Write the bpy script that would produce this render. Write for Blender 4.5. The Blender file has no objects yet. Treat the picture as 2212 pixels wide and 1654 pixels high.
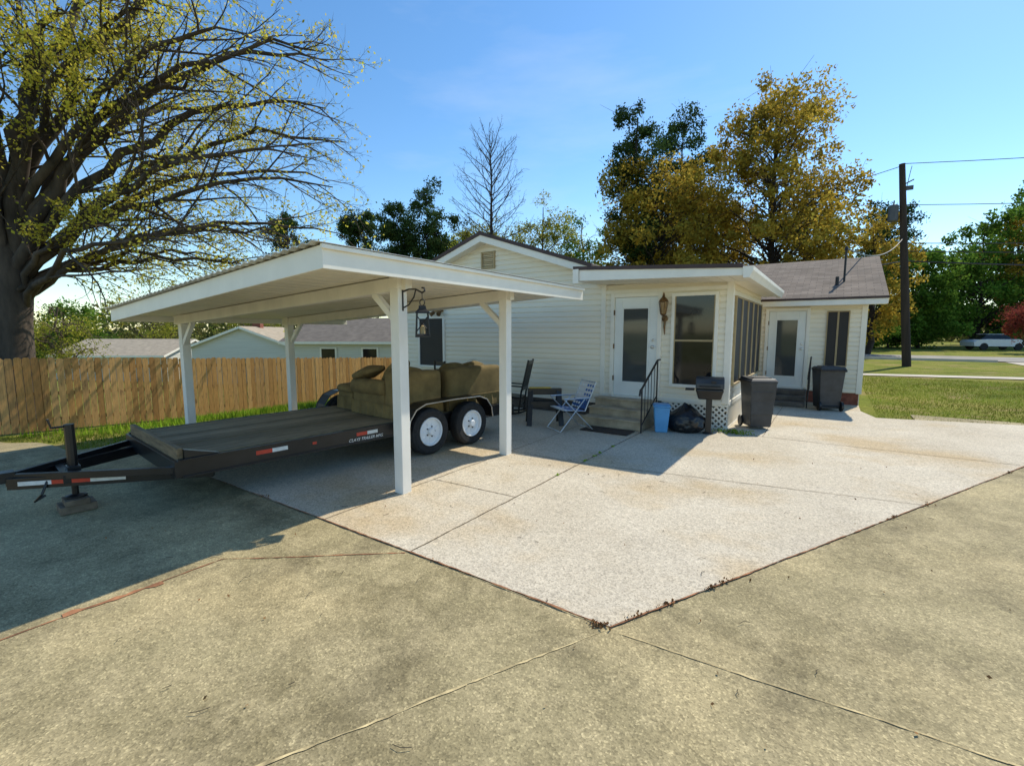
import bpy, bmesh, math, random
import numpy as np
from mathutils import Matrix, Vector
from mathutils import noise as mn
rad = math.radians
random.seed(7)
scene = bpy.context.scene
Z = Vector((0, 0, 1))
RIGHT = Vector((0.827, 0.562, 0)); FWD = Vector((-0.562, 0.827, 0))
def site(lat, fwd, z=0.0):
    v = RIGHT * lat + FWD * fwd
    return Vector((v.x, v.y, z))

# ------------------------------------------------------------------ materials
def newmat(name):
    m = bpy.data.materials.new(name); m.use_nodes = True
    nt = m.node_tree
    return m, nt, nt.nodes['Principled BSDF']
def coord(nt, kind='Object'):
    return nt.nodes.new('ShaderNodeTexCoord').outputs[kind]
def noise(nt, vec, scale, detail=5, rough=0.6):
    n = nt.nodes.new('ShaderNodeTexNoise')
    n.inputs['Scale'].default_value = scale; n.inputs['Detail'].default_value = detail
    n.inputs['Roughness'].default_value = rough
    nt.links.new(vec, n.inputs['Vector']); return n.outputs['Fac']
def ramp(nt, fac, stops):
    n = nt.nodes.new('ShaderNodeValToRGB'); cr = n.color_ramp
    while len(cr.elements) < len(stops): cr.elements.new(0.5)
    for e, (p, c) in zip(cr.elements, stops):
        e.position = p
        e.color = (c, c, c, 1) if isinstance(c, (int, float)) else (*c, 1)
    nt.links.new(fac, n.inputs['Fac']); return n.outputs['Color']
def mix(nt, fac, a, b, mode='MIX'):
    n = nt.nodes.new('ShaderNodeMixRGB'); n.blend_type = mode
    for sock, v in ((n.inputs['Fac'], fac), (n.inputs['Color1'], a), (n.inputs['Color2'], b)):
        if isinstance(v, (int, float)): sock.default_value = v
        elif isinstance(v, tuple): sock.default_value = (*v, 1)
        else: nt.links.new(v, sock)
    return n.outputs['Color']
def bump(nt, bsdf, h, strength=0.3, dist=0.01):
    b = nt.nodes.new('ShaderNodeBump'); b.inputs['Strength'].default_value = strength
    b.inputs['Distance'].default_value = dist
    nt.links.new(h, b.inputs['Height']); nt.links.new(b.outputs['Normal'], bsdf.inputs['Normal'])
def stretch(nt, vec, s):
    m = nt.nodes.new('ShaderNodeMapping'); m.inputs['Scale'].default_value = s
    nt.links.new(vec, m.inputs['Vector']); return m.outputs['Vector']
def island(nt):
    return nt.nodes.new('ShaderNodeNewGeometry').outputs['Random Per Island']

def simple(name, c, rough=0.6, var=0.12, scale=6, metal=0.0, bs=0.15, bscale=60, sx=(1, 1, 1)):
    m, nt, b = newmat(name)
    co = stretch(nt, coord(nt), sx)
    n = noise(nt, co, scale)
    lo = tuple(x * (1 - var * 1.6) for x in c); hi = tuple(min(1, x * (1 + var)) for x in c)
    nt.links.new(ramp(nt, n, [(0.3, lo), (0.7, hi)]), b.inputs['Base Color'])
    b.inputs['Roughness'].default_value = rough; b.inputs['Metallic'].default_value = metal
    if bs: bump(nt, b, noise(nt, co, bscale, 3), bs, 0.004)
    return m

def concrete(name, c_lo, c_hi, stain, spec_lo, spec_hi, warm, wamt, grime, fa, seed=0.0, rough=0.85, specscale=70):
    m, nt, b = newmat(name)
    mp = nt.nodes.new('ShaderNodeMapping'); mp.inputs['Location'].default_value = (seed, seed * 2, 0)
    nt.links.new(coord(nt), mp.inputs['Vector']); co = mp.outputs['Vector']
    big = noise(nt, co, 0.55, 7, 0.65)
    col = ramp(nt, big, [(0.36, c_lo), (0.60, c_hi)])
    med = noise(nt, co, 2.6, 8, 0.75)
    col = mix(nt, ramp(nt, med, [(0.44, 0.0), (0.66, 0.9)]), col, stain)
    w = noise(nt, stretch(nt, co, (1, 1.2, 1)), 0.42, 4, 0.55)
    col = mix(nt, ramp(nt, w, [(0.50, 0.0), (0.64, wamt)]), col, warm)
    g = noise(nt, stretch(nt, co, (1.3, 0.9, 1)), 1.1, 8, 0.7)
    col = mix(nt, ramp(nt, g, [(0.28, grime), (0.48, 0.0)]), col, (c_lo[0] * .5, c_lo[1] * .5, c_lo[2] * .55))
    v = nt.nodes.new('ShaderNodeTexVoronoi'); v.inputs['Scale'].default_value = specscale
    nt.links.new(co, v.inputs['Vector'])
    sep = nt.nodes.new('ShaderNodeSeparateColor'); nt.links.new(v.outputs['Color'], sep.inputs['Color'])
    col = mix(nt, 1.0, col, ramp(nt, sep.outputs['Red'], [(0.0, spec_lo), (0.25, (spec_lo + 1) / 2), (0.85, 1.0), (1.0, spec_hi)]), 'MULTIPLY')
    fine = noise(nt, co, 18, 6, 0.85)
    col = mix(nt, 1.0, col, ramp(nt, fine, [(0.32, 1 - fa), (0.68, 1 + fa * .6)]), 'MULTIPLY')
    nt.links.new(col, b.inputs['Base Color'])
    b.inputs['Roughness'].default_value = rough
    b.inputs['Specular IOR Level'].default_value = 0.2
    bump(nt, b, mix(nt, 0.5, fine, v.outputs['Distance']), 0.35, 0.005)
    return m

def leafmat(name, cols, trans=0.35, clump=0.35):
    m, nt, b = newmat(name)
    co = coord(nt)
    c1 = ramp(nt, island(nt), [(i / max(1, len(cols) - 1), c) for i, c in enumerate(cols)])
    n = noise(nt, co, clump, 2)
    c2 = mix(nt, 1.0, c1, ramp(nt, n, [(0.35, 0.62), (0.65, 1.25)]), 'MULTIPLY')
    d = nt.nodes.new('ShaderNodeBsdfDiffuse'); t = nt.nodes.new('ShaderNodeBsdfTranslucent')
    nt.links.new(c2, d.inputs['Color']); nt.links.new(c2, t.inputs['Color'])
    mx = nt.nodes.new('ShaderNodeMixShader'); mx.inputs['Fac'].default_value = trans
    nt.links.new(d.outputs[0], mx.inputs[1]); nt.links.new(t.outputs[0], mx.inputs[2])
    out = nt.nodes['Material Output']; nt.links.new(mx.outputs[0], out.inputs['Surface'])
    nt.nodes.remove(b)
    return m

M_drive = concrete('old_concrete', (0.245, 0.20, 0.105), (0.40, 0.335, 0.185), (0.49, 0.405, 0.23), 0.6, 1.4, (0.57, 0.46, 0.25), .8, .6, .28, 3.0, specscale=110)
M_slab = concrete('light_aggregate_concrete', (0.56, 0.485, 0.365), (0.68, 0.605, 0.475), (0.63, 0.555, 0.43), 0.6, 1.08, (0.52, 0.365, 0.17), .6, .2, .2, 1.0, specscale=85)
M_jdark = simple('joint_dirt', (0.15, 0.105, 0.06), 0.95, 0.5, 12)
M_jsand = simple('joint_sand', (0.58, 0.46, 0.24), 0.95, 0.4, 9)
M_jred = simple('joint_clay', (0.34, 0.15, 0.07), 0.95, 0.5, 7)
M_trim = simple('white_trim_paint', (0.86, 0.82, 0.72), 0.45, 0.04, 3, bs=0.05)
M_siding = simple('vinyl_siding', (0.86, 0.79, 0.64), 0.5, 0.04, 1.2, bs=0.06, bscale=30, sx=(0.4, 0.4, 3))
M_ceil = simple('painted_metal_ceiling', (0.86, 0.81, 0.68), 0.5, 0.05, 1.5, bs=0.03)
M_roofmetal = simple('roof_sheet_metal', (0.62, 0.60, 0.54), 0.4, 0.2, 2, metal=0.3)
M_post = simple('post_white_paint', (0.84, 0.81, 0.74), 0.5, 0.08, 2.5, bs=0.1, sx=(1, 1, 0.4))
M_dark = simple('dark_drip_edge', (0.05, 0.022, 0.018), 0.5, 0.2, 4)
M_black = simple('black_paint', (0.012, 0.012, 0.013), 0.35, 0.3, 5, bs=0.08)
M_iron = simple('wrought_iron', (0.02, 0.016, 0.014), 0.5, 0.3, 12)
M_rubber = simple('tire_rubber', (0.018, 0.018, 0.019), 0.8, 0.3, 20)
M_whitep = simple('wheel_white_enamel', (0.82, 0.84, 0.86), 0.3, 0.04, 8)
M_chrome = simple('galvanised_metal', (0.55, 0.56, 0.58), 0.3, 0.1, 8, metal=0.9)
M_red = simple('reflective_red', (0.6, 0.05, 0.025), 0.35, 0.1, 20)
M_wht = simple('reflective_white', (0.75, 0.75, 0.72), 0.35, 0.1, 20)
M_fabric = simple('sofa_fabric', (0.20, 0.14, 0.052), 0.95, 0.22, 5, bs=0.6, bscale=180)
M_fabric2 = simple('sofa_back_fabric', (0.155, 0.112, 0.042), 0.95, 0.22, 5, bs=0.6, bscale=180)
M_plastic = simple('bin_plastic', (0.04, 0.043, 0.048), 0.45, 0.25, 5, bs=0.1)
M_blue = simple('blue_plastic', (0.10, 0.33, 0.62), 0.4, 0.08, 5)
M_yellow = simple('yellow_plastic', (0.5, 0.34, 0.03), 0.5, 0.2, 5)
M_step = simple('worn_step_paint', (0.42, 0.34, 0.23), 0.8, 0.25, 4)
M_brass = simple('antique_brass', (0.18, 0.10, 0.04), 0.4, 0.3, 15, metal=0.6)
M_tan = simple('tan_vent', (0.42, 0.32, 0.17), 0.6, 0.1, 5)
M_found = simple('foundation_block', (0.10, 0.085, 0.07), 0.9, 0.3, 5)
M_brick = simple('red_brick', (0.25, 0.08, 0.05), 0.9, 0.3, 9)
M_mat = simple('coir_mat', (0.05, 0.035, 0.025), 1.0, 0.3, 40, bs=0.6)
M_bag = simple('black_bag', (0.012, 0.012, 0.014), 0.3, 0.2, 8, bs=0.7, bscale=14)
M_road = simple('asphalt', (0.26, 0.245, 0.22), 0.9, 0.15, 0.8)
M_walk = simple('sidewalk', (0.54, 0.48, 0.39), 0.9, 0.12, 0.8)
M_pole = simple('creosote_pole', (0.045, 0.03, 0.022), 0.9, 0.3, 4, sx=(1, 1, 0.1))
M_bark = simple('bark', (0.075, 0.056, 0.042), 0.95, 0.45, 3, bs=0.8, bscale=12, sx=(1, 1, 0.25))
M_barkd = simple('dark_bark', (0.04, 0.03, 0.025), 0.95, 0.35, 3)
M_twig = simple('twig_bark', (0.12, 0.09, 0.055), 0.95, 0.35, 3)
M_nwhite = simple('neighbour_siding', (0.62, 0.62, 0.56), 0.6, 0.06, 2, sx=(0.3, 0.3, 8))
M_nroof = simple('neighbour_shingle', (0.16, 0.135, 0.11), 0.9, 0.2, 3)
M_nroof2 = simple('pale_shingle', (0.36, 0.30, 0.22), 0.9, 0.15, 3)
M_carw = simple('car_white', (0.75, 0.76, 0.78), 0.25, 0.03, 3)
M_doorp = simple('door_paint', (0.80, 0.82, 0.78), 0.4, 0.03, 3, bs=0.03)

def glassmat(name, blinds=False):
    m, nt, b = newmat(name)
    n = noise(nt, coord(nt), 1.3, 3)
    c = ramp(nt, n, [(0.3, (0.006, 0.006, 0.007)), (0.75, (0.03, 0.028, 0.027))])
    if blinds:
        wv = nt.nodes.new('ShaderNodeTexWave'); wv.bands_direction = 'Z'; wv.inputs['Scale'].default_value = 14
        nt.links.new(coord(nt), wv.inputs['Vector'])
        c = mix(nt, .6, c, ramp(nt, wv.outputs['Fac'], [(.2, (.04, .05, .05)), (.6, (.14, .155, .155))]))
    nt.links.new(c, b.inputs['Base Color'])
    b.inputs['Roughness'].default_value = 0.06; b.inputs['Specular IOR Level'].default_value = 0.45
    bump(nt, b, noise(nt, coord(nt), 0.8, 2), 0.04, 0.02)
    return m
M_glass = glassmat('dark_window_glass'); M_gblind = glassmat('door_glass_blinds', True)
M_screen = simple('window_screen', (0.024, 0.020, 0.018), 0.6, 0.2, 1.5)
def ambermat():
    m, nt, b = newmat('amber_glass')
    nt.links.new(ramp(nt, noise(nt, coord(nt), 12), [(0.3, (0.45, 0.27, 0.10)), (0.7, (0.65, 0.5, 0.3))]), b.inputs['Base Color'])
    b.inputs['Roughness'].default_value = 0.15; b.inputs['Transmission Weight'].default_value = 0.5
    return m
M_amber = ambermat()

def shingle():
    m, nt, b = newmat('asphalt_shingles')
    co = coord(nt)
    br = nt.nodes.new('ShaderNodeTexBrick'); br.inputs['Scale'].default_value = 1.0
    br.inputs['Brick Width'].default_value = 0.3; br.inputs['Row Height'].default_value = 0.14
    br.inputs['Mortar Size'].default_value = 0.006
    br.inputs['Color1'].default_value = (0.14, 0.105, 0.08, 1); br.inputs['Color2'].default_value = (0.21, 0.165, 0.13, 1)
    br.inputs['Mortar'].default_value = (0.06, 0.05, 0.04, 1)
    nt.links.new(co, br.inputs['Vector'])
    c = mix(nt, 1.0, br.outputs['Color'], ramp(nt, noise(nt, co, 1.5, 6, 0.7), [(0.3, 0.65), (0.7, 1.2)]), 'MULTIPLY')
    nt.links.new(c, b.inputs['Base Color']); b.inputs['Roughness'].default_value = 0.95
    bump(nt, b, noise(nt, co, 90), 0.4, 0.01)
    return m
M_shingle = shingle()

def fencewood():
    m, nt, b = newmat('cedar_fence_wood')
    co = coord(nt)
    base = ramp(nt, island(nt), [(0, (0.38, 0.185, 0.05)), (0.4, (0.54, 0.28, 0.08)), (0.75, (0.61, 0.345, 0.12)), (1, (0.45, 0.24, 0.08))])
    g = noise(nt, stretch(nt, co, (14, 14, 1.2)), 3, 6, 0.7)
    c = mix(nt, 1.0, base, ramp(nt, g, [(0.3, 0.6), (0.7, 1.15)]), 'MULTIPLY')
    k = noise(nt, stretch(nt, co, (3, 5, 1.5)), 2.2, 2)
    c = mix(nt, ramp(nt, k, [(0.62, 0.0), (0.70, 0.65)]), c, (0.16, 0.08, 0.03))
    nt.links.new(c, b.inputs['Base Color']); b.inputs['Roughness'].default_value = 0.85
    bump(nt, b, g, 0.4, 0.005)
    return m
M_fence = fencewood()
def deckwood():
    m, nt, b = newmat('weathered_deck_wood')
    co = coord(nt)
    base = ramp(nt, island(nt), [(0, (0.18, 0.135, 0.07)), (0.5, (0.27, 0.21, 0.12)), (1, (0.35, 0.275, 0.165))])
    g = noise(nt, stretch(nt, co, (12, 1, 12)), 3, 6, 0.7)
    c = mix(nt, 1.0, base, ramp(nt, g, [(0.3, 0.5), (0.7, 1.25)]), 'MULTIPLY')
    nt.links.new(c, b.inputs['Base Color']); b.inputs['Roughness'].default_value = 0.9
    bump(nt, b, g, 0.5, 0.006)
    return m
M_deck = deckwood()
def webbing():
    m, nt, b = newmat('chair_webbing')
    c = ramp(nt, island(nt), [(0, (0.03, 0.10, 0.32)), (0.49, (0.04, 0.14, 0.4)), (0.51, (0.7, 0.72, 0.72)), (1, (0.75, 0.75, 0.75))])
    nt.links.new(c, b.inputs['Base Color']); b.inputs['Roughness'].default_value = 0.6
    return m
M_web = webbing()
def grassground():
    m, nt, b = newmat('lawn_ground')
    co = coord(nt)
    n1 = noise(nt, co, 0.35, 6, 0.65)
    c = ramp(nt, n1, [(0.32, (0.12, 0.16, 0.02)), (0.5, (0.21, 0.23, 0.035)), (0.66, (0.30, 0.26, 0.07))])
    n2 = noise(nt, co, 9, 8, 0.85)
    c = mix(nt, 1.0, c, ramp(nt, n2, [(0.3, 0.45), (0.7, 1.35)]), 'MULTIPLY')
    n3 = noise(nt, co, 0.8, 5)
    c = mix(nt, ramp(nt, n3, [(0.54, 0), (0.66, 0.75)]), c, (0.34, 0.24, 0.12))
    nt.links.new(c, b.inputs['Base Color']); b.inputs['Roughness'].default_value = 1.0
    b.inputs['Specular IOR Level'].default_value = 0.1
    bump(nt, b, n2, 0.8, 0.05)
    return m
M_lawn = grassground()
M_blade = leafmat('grass_blades', [(0.11, 0.17, 0.018), (0.20, 0.26, 0.03), (0.27, 0.30, 0.05), (0.34, 0.28, 0.10)], 0.4, 0.5)
M_weed = leafmat('weed_blades', [(0.14, 0.26, 0.02), (0.25, 0.39, 0.03), (0.34, 0.44, 0.05)], 0.4, 0.5)
M_leafY = leafmat('spring_leaves', [(0.50, 0.44, 0.05), (0.68, 0.58, 0.07), (0.78, 0.66, 0.13), (0.52, 0.54, 0.07)], 0.5)
M_leafG = leafmat('golden_leaves', [(0.25, 0.175, 0.025), (0.40, 0.275, 0.04), (0.53, 0.38, 0.065), (0.33, 0.29, 0.05)], 0.45)
M_leafYG = leafmat('yellowgreen_leaves', [(0.21, 0.23, 0.03), (0.34, 0.35, 0.05), (0.46, 0.42, 0.08)], 0.45)
M_pine = leafmat('pine_needles', [(0.028, 0.055, 0.018), (0.05, 0.09, 0.028), (0.08, 0.12, 0.038)], 0.25)
M_green = leafmat('green_leaves', [(0.065, 0.14, 0.018), (0.12, 0.22, 0.03), (0.19, 0.30, 0.05)], 0.4)
M_redleaf = leafmat('red_leaves', [(0.2, 0.04, 0.035), (0.32, 0.09, 0.06)], 0.3)
M_far = leafmat('far_foliage', [(0.08, 0.10, 0.03), (0.14, 0.15, 0.05), (0.19, 0.17, 0.06)], 0.3, 0.12)
M_litter = leafmat('dead_leaves', [(0.16, 0.08, 0.03), (0.28, 0.14, 0.06), (0.36, 0.21, 0.10)], 0.1)

# ------------------------------------------------------------------ mesh builder
def empty(name, loc=(0, 0, 0)):
    e = bpy.data.objects.new(name, None); e.location = loc; e.empty_display_size = 0.3
    scene.collection.objects.link(e); return e
def attach(o, parent):
    if parent is not None:
        o.parent = parent
        o.matrix_parent_inverse = Matrix.Translation(parent.location).inverted()
class MB:
    def __init__(s, M=None): s.v = []; s.f = []; s.mi = []; s.M = M or Matrix.Identity(4)
    def add(s, vs, fs, mi=0):
        o = len(s.v); s.v += [tuple(s.M @ Vector(p)) for p in vs]
        s.f += [tuple(i + o for i in f) for f in fs]; s.mi += [mi] * len(fs)
    def box(s, x0, x1, y0, y1, z0, z1, mi=0):
        s.hexa([(x0, y0, z0), (x1, y0, z0), (x1, y1, z0), (x0, y1, z0), (x0, y0, z1), (x1, y0, z1), (x1, y1, z1), (x0, y1, z1)], mi)
    def hexa(s, vs, mi=0):
        s.add(vs, [(0, 3, 2, 1), (4, 5, 6, 7), (0, 1, 5, 4), (1, 2, 6, 5), (2, 3, 7, 6), (3, 0, 4, 7)], mi)
    def frustum(s, cx, cy, z0, z1, w0, d0, w1, d1, mi=0, ox=0, oy=0):
        a, b, c, d = w0 / 2, d0 / 2, w1 / 2, d1 / 2
        s.hexa([(cx - a, cy - b, z0), (cx + a, cy - b, z0), (cx + a, cy + b, z0), (cx - a, cy + b, z0),
                (cx + ox - c, cy + oy - d, z1), (cx + ox + c, cy + oy - d, z1), (cx + ox + c, cy + oy + d, z1), (cx + ox - c, cy + oy + d, z1)], mi)
    def beam(s, p0, p1, w, h, mi=0, up=Z):
        p0 = Vector(p0); p1 = Vector(p1); d = (p1 - p0).normalized()
        if abs(d.dot(up)) > 0.98: up = Vector((0, 1, 0))
        x = d.cross(up).normalized() * (w / 2); u = x.cross(d).normalized() * (h / 2)
        s.hexa([p0 - x - u, p0 + x - u, p1 + x - u, p1 - x - u, p0 - x + u, p0 + x + u, p1 + x + u, p1 - x + u], mi)
    def tube(s, pts, r, n=8, mi=0, cap=True):
        pts = [Vector(p) for p in pts]
        rs = r if isinstance(r, (list, tuple)) else [r] * len(pts)
        vs = []; ref = None
        for i, p in enumerate(pts):
            t = (pts[min(i + 1, len(pts) - 1)] - pts[max(i - 1, 0)]).normalized()
            if ref is None: ref = Vector((0, 0, 1)) if abs(t.z) < 0.9 else Vector((1, 0, 0))
            a = t.cross(ref).normalized(); b = a.cross(t).normalized(); ref = b
            for k in range(n):
                an = 2 * math.pi * k / n
                vs.append(p + (a * math.cos(an) + b * math.sin(an)) * rs[i])
        fs = []
        for i in range(len(pts) - 1):
            for k in range(n):
                k2 = (k + 1) % n
                fs.append((i * n + k, i * n + k2, (i + 1) * n + k2, (i + 1) * n + k))
        if cap: fs.append(tuple(range(n))[::-1]); fs.append(tuple((len(pts) - 1) * n + k for k in range(n)))
        s.add(vs, fs, mi)
    def lathe(s, c, axis, prof, n=24, mi=0):
        c = Vector(c); axis = Vector(axis).normalized()
        a = axis.cross(Vector((0, 0, 1)) if abs(axis.z) < 0.9 else Vector((1, 0, 0))).normalized(); b = axis.cross(a)
        vs = []
        for r, h in prof:
            for k in range(n):
                an = 2 * math.pi * k / n
                vs.append(c + axis * h + (a * math.cos(an) + b * math.sin(an)) * r)
        fs = []
        for i in range(len(prof) - 1):
            for k in range(n):
                k2 = (k + 1) % n
                fs.append((i * n + k, i * n + k2, (i + 1) * n + k2, (i + 1) * n + k))
        fs.append(tuple(range(n))[::-1]); fs.append(tuple((len(prof) - 1) * n + k for k in range(n)))
        s.add(vs, fs, mi)
    def poly(s, vs, mi=0): s.add(vs, [tuple(range(len(vs)))], mi)
    def build(s, name, mats, parent=None, bevel=0, smooth=False, seg=2, recalc=True):
        me = bpy.data.meshes.new(name)
        me.from_pydata(s.v, [], s.f)
        for m in (mats if isinstance(mats, (list, tuple)) else [mats]): me.materials.append(m)
        me.polygons.foreach_set('material_index', s.mi)
        if recalc:
            bm = bmesh.new(); bm.from_mesh(me); bmesh.ops.recalc_face_normals(bm, faces=bm.faces); bm.to_mesh(me); bm.free()
        if smooth: me.polygons.foreach_set('use_smooth', [True] * len(me.polygons))
        o = bpy.data.objects.new(name, me); scene.collection.objects.link(o)
        if bevel:
            b = o.modifiers.new('bevel', 'BEVEL'); b.width = bevel; b.segments = seg; b.limit_method = 'ANGLE'; b.angle_limit = rad(40)
        attach(o, parent); return o

def np_mesh(name, verts, faces, mats, parent=None, smooth=False):
    me = bpy.data.meshes.new(name)
    k = faces.shape[1]; nf = len(faces)
    me.vertices.add(len(verts)); me.vertices.foreach_set('co', verts.astype(np.float32).ravel())
    me.loops.add(nf * k); me.loops.foreach_set('vertex_index', faces.astype(np.int32).ravel())
    me.polygons.add(nf)
    me.polygons.foreach_set('loop_start', np.arange(0, nf * k, k, dtype=np.int32))
    me.polygons.foreach_set('loop_total', np.full(nf, k, dtype=np.int32))
    if smooth: me.polygons.foreach_set('use_smooth', np.ones(nf, dtype=bool))
    me.update(calc_edges=True)
    for m in (mats if isinstance(mats, (list, tuple)) else [mats]): me.materials.append(m)
    o = bpy.data.objects.new(name, me); scene.collection.objects.link(o)
    attach(o, parent); return o

def leaves(name, pts, size, mat, parent=None, rng=None, aspect=0.6):
    rng = rng or np.random.default_rng(1)
    n = len(pts)
    a = rng.normal(size=(n, 3)); a /= np.linalg.norm(a, axis=1)[:, None]
    b = rng.normal(size=(n, 3)); b -= (a * b).sum(1)[:, None] * a; b /= np.linalg.norm(b, axis=1)[:, None]
    s = size * rng.uniform(0.55, 1.35, size=(n, 1))
    a = a * s * 0.5; b = b * s * 0.5 * aspect
    v = np.stack([pts - a, pts + b - a * 0.1, pts + a, pts - b + a * 0.15], axis=1).reshape(-1, 3)
    f = np.arange(n * 4).reshape(-1, 4)
    return np_mesh(name, v, f, mat, parent)

# ------------------------------------------------------------------ terrain
def sm(t):
    t = np.clip(t, 0, 1); return t * t * (3 - 2 * t)
def H(x, y):
    x = np.asarray(x, float); y = np.asarray(y, float)
    s = sm((-9.6 - x) / 6.2)
    drop = 0.55 + 0.045 * np.clip(y - 1, 0, 14)
    extra = 0.05 * np.clip(-16 - x, 0, 22)
    rise = 0.006 * np.clip(y - 48, 0, 120) * sm((x + 10) / 15)
    return -0.03 - s * drop - extra + rise
def axis_pts(dense0, dense1, step, far):
    a = np.arange(dense0, dense1 + 1e-6, step)
    out = [1, 2, 4, 8, 15, 30, 60, 120, 250, 500, far]
    return np.concatenate([[dense0 - o for o in out[::-1]], a, [dense1 + o for o in out]])
def grid_mesh(name, xs, ys, off, mat, parent=None):
    X, Y = np.meshgrid(xs, ys); Zv = H(X, Y) + off
    v = np.stack([X, Y, Zv], -1).reshape(-1, 3)
    nx, ny = len(xs), len(ys)
    i = np.arange(nx - 1); j = np.arange(ny - 1); I, J = np.meshgrid(i, j)
    a = (J * nx + I).ravel()
    f = np.stack([a, a + 1, a + 1 + nx, a + nx], 1)
    return np_mesh(name, v, f, mat, parent, True)
grid_mesh('ground', axis_pts(-28, 16, 0.5, 1500), axis_pts(-10, 50, 0.5, 1500), 0.0, M_lawn)
dv_e = empty('driveway', (0, 0, 0))
grid_mesh('sloping_apron', np.arange(-15.5, -9.4, 0.5), np.arange(-10, 2.1, 0.5), 0.02, M_drive, dv_e)
mb = MB()
zD = -0.0065
mb.poly([(-9.5, -10, zD), (16, -10, zD), (16, 13.3, zD), (1.5, 13.3, zD), (1.5, 8.5, zD), (-1.5, 3.1, zD), (-9.34, 3.1, zD), (-9.5, 2.0, zD)])
mb.build('old_concrete_surface', M_drive, dv_e)
mb = MB()
mb.poly([(-9.35, 2.6, 0), (-1.02, 2.58, 0), (4.45, 13.3, 0), (0.85, 12.35, 0), (0.62, 13.2, 0), (0.62, 14.6, 0), (-9.35, 14.6, 0)])
mb.build('patio_slab', M_slab)
def strip(mb, pts, w, z, mi=0, jit=0.25):
    P = [Vector((x, y, z)) for x, y in pts]
    for a, b in zip(P[:-1], P[1:]):
        n = max(2, int((b - a).length / 0.05)); d = (b - a).normalized(); s = Vector((-d.y, d.x, 0))
        L = []; Rr = []
        for i in range(n + 1):
            p = a.lerp(b, i / n); wv = mn.noise(p * 1.9) ; off = (random.uniform(-1, 1) * .25 + wv * .9) * w
            wl = w / 2 * max(.2, 1 + jit * random.uniform(-1, 1) + jit * 1.3 * mn.noise(p * 3.1 + Vector((7, 3, 1))))
            L.append(p + s * (off + wl)); Rr.append(p + s * (off - wl))
        mb.add(L + Rr, [(i, i + 1, n + 2 + i, n + 1 + i) for i in range(n)], mi)
je = empty('pavement_joints')
mb = MB()
strip(mb, [(-2.77, 2.6), (-2.75, 9.0)], 0.012, 0.004)
strip(mb, [(-3.95, 2.6), (-3.93, 8.2)], 0.008, 0.004)
strip(mb, [(-2.76, 5.75), (1.0, 6.35)], 0.009, 0.0045)
strip(mb, [(-9.3, 5.75), (-2.77, 5.75)], 0.009, 0.0045)
strip(mb, [(-3.94, 4.1), (-2.77, 4.14)], 0.009, 0.0045)
strip(mb, [(-2.75, 9.0), (2.2, 9.0)], 0.011, 0.004)
strip(mb, [(-0.9, 9.0), (-0.9, 13)], 0.009, 0.0045)
mb.build('slab_joints', M_jdark, je)
mb = MB()
strip(mb, [(-9.2, 2.59), (-4.9, 2.593), (-1.05, 2.572)], 0.010, 0.0044, jit=.6)
strip(mb, [(-1.02, 2.572), (4.4, 13.22)], 0.009, 0.0044, jit=.6)
strip(mb, [(-2.8, 2.56), (-3.3, 2.15), (-3.92, 1.66), (-3.94, 0.6), (-4.0, -2)], 0.010, -0.002, jit=.8)
strip(mb, [(-3.91, 1.25), (-3.95, 0.72)], 0.040, -0.0015, jit=.9)
mb.build('clay_filled_edges', M_jred, je)
mb = MB()
strip(mb, [(-1.04, 2.53), (-1.45, 1.72), (-1.86, 0.9), (-3.2, -1.8)], 0.012, -0.002, jit=0.7)
strip(mb, [(-0.96, 2.55), (0.72, 2.66), (4, 2.8)], 0.010, -0.0015, jit=0.7)
mb.build('sand_filled_joints', M_jsand, je)
mb = MB()
mb.poly([(-60, 41, 0.02), (80, 38, 0.02), (80, 45, 0.02), (-60, 48, 0.02)]); mb.build('road', M_road)
mb = MB()
mb.poly([(0.5, 24.2, 0.0), (9.0, 26.2, 0.0), (9.0, 27.4, 0.0), (0.5, 25.2, 0.0)]); mb.build('front_path', M_walk)
mb = MB()
mb.poly([(8.6, 19.5, -0.002), (16, 21, -0.002), (18, 39.2, -0.002), (8.5, 39.3, -0.002)]); mb.build('side_driveway', M_walk)
mb = MB(); mb.hexa([(-60, 40.8, -0.05), (8.2, 39.35, -0.05), (8.2, 39.5, -0.05), (-60, 40.97, -0.05), (-60, 40.8, 0.12), (8.2, 39.35, 0.12), (8.2, 39.5, 0.12), (-60, 40.97, 0.12)])
mb.build('road_curb', M_walk, bevel=0.01)

def blades(name, x0, x1, y0, y1, n, h, w, mat, seed, mask=None):
    rng = np.random.default_rng(seed)
    x = rng.uniform(x0, x1, n); y = rng.uniform(y0, y1, n)
    if mask is not None:
        k = mask(x, y, rng); x = x[k]; y = y[k]
    n = len(x); z = H(x, y) - 0.004
    hh = h * rng.uniform(0.4, 1.3, n); an = rng.uniform(0, 6.283, n); ln = rng.uniform(0, 0.7, n) * hh; la = rng.uniform(0, 6.283, n)
    dx = np.cos(an) * w / 2; dy = np.sin(an) * w / 2
    v = np.stack([np.stack([x - dx, y - dy, z], 1), np.stack([x + dx, y + dy, z], 1), np.stack([x + np.cos(la) * ln, y + np.sin(la) * ln, z + hh], 1)], 1).reshape(-1, 3)
    np_mesh(name, v, np.arange(n * 3).reshape(-1, 3), mat)
blades('lawn_grass', 0.9, 14, 12.4, 24, 55000, 0.05, 0.018, M_blade, 3, lambda x, y, r: ((y > 12.35 + 0.26 * (x - 0.85)) | (x > 4.5) & (y > 13.3)) & ((x < 8.5) | (y < 19)))
blades('fence_side_grass', -15.7, -9.4, 2.1, 14, 30000, 0.055, 0.02, M_blade, 4)
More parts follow.
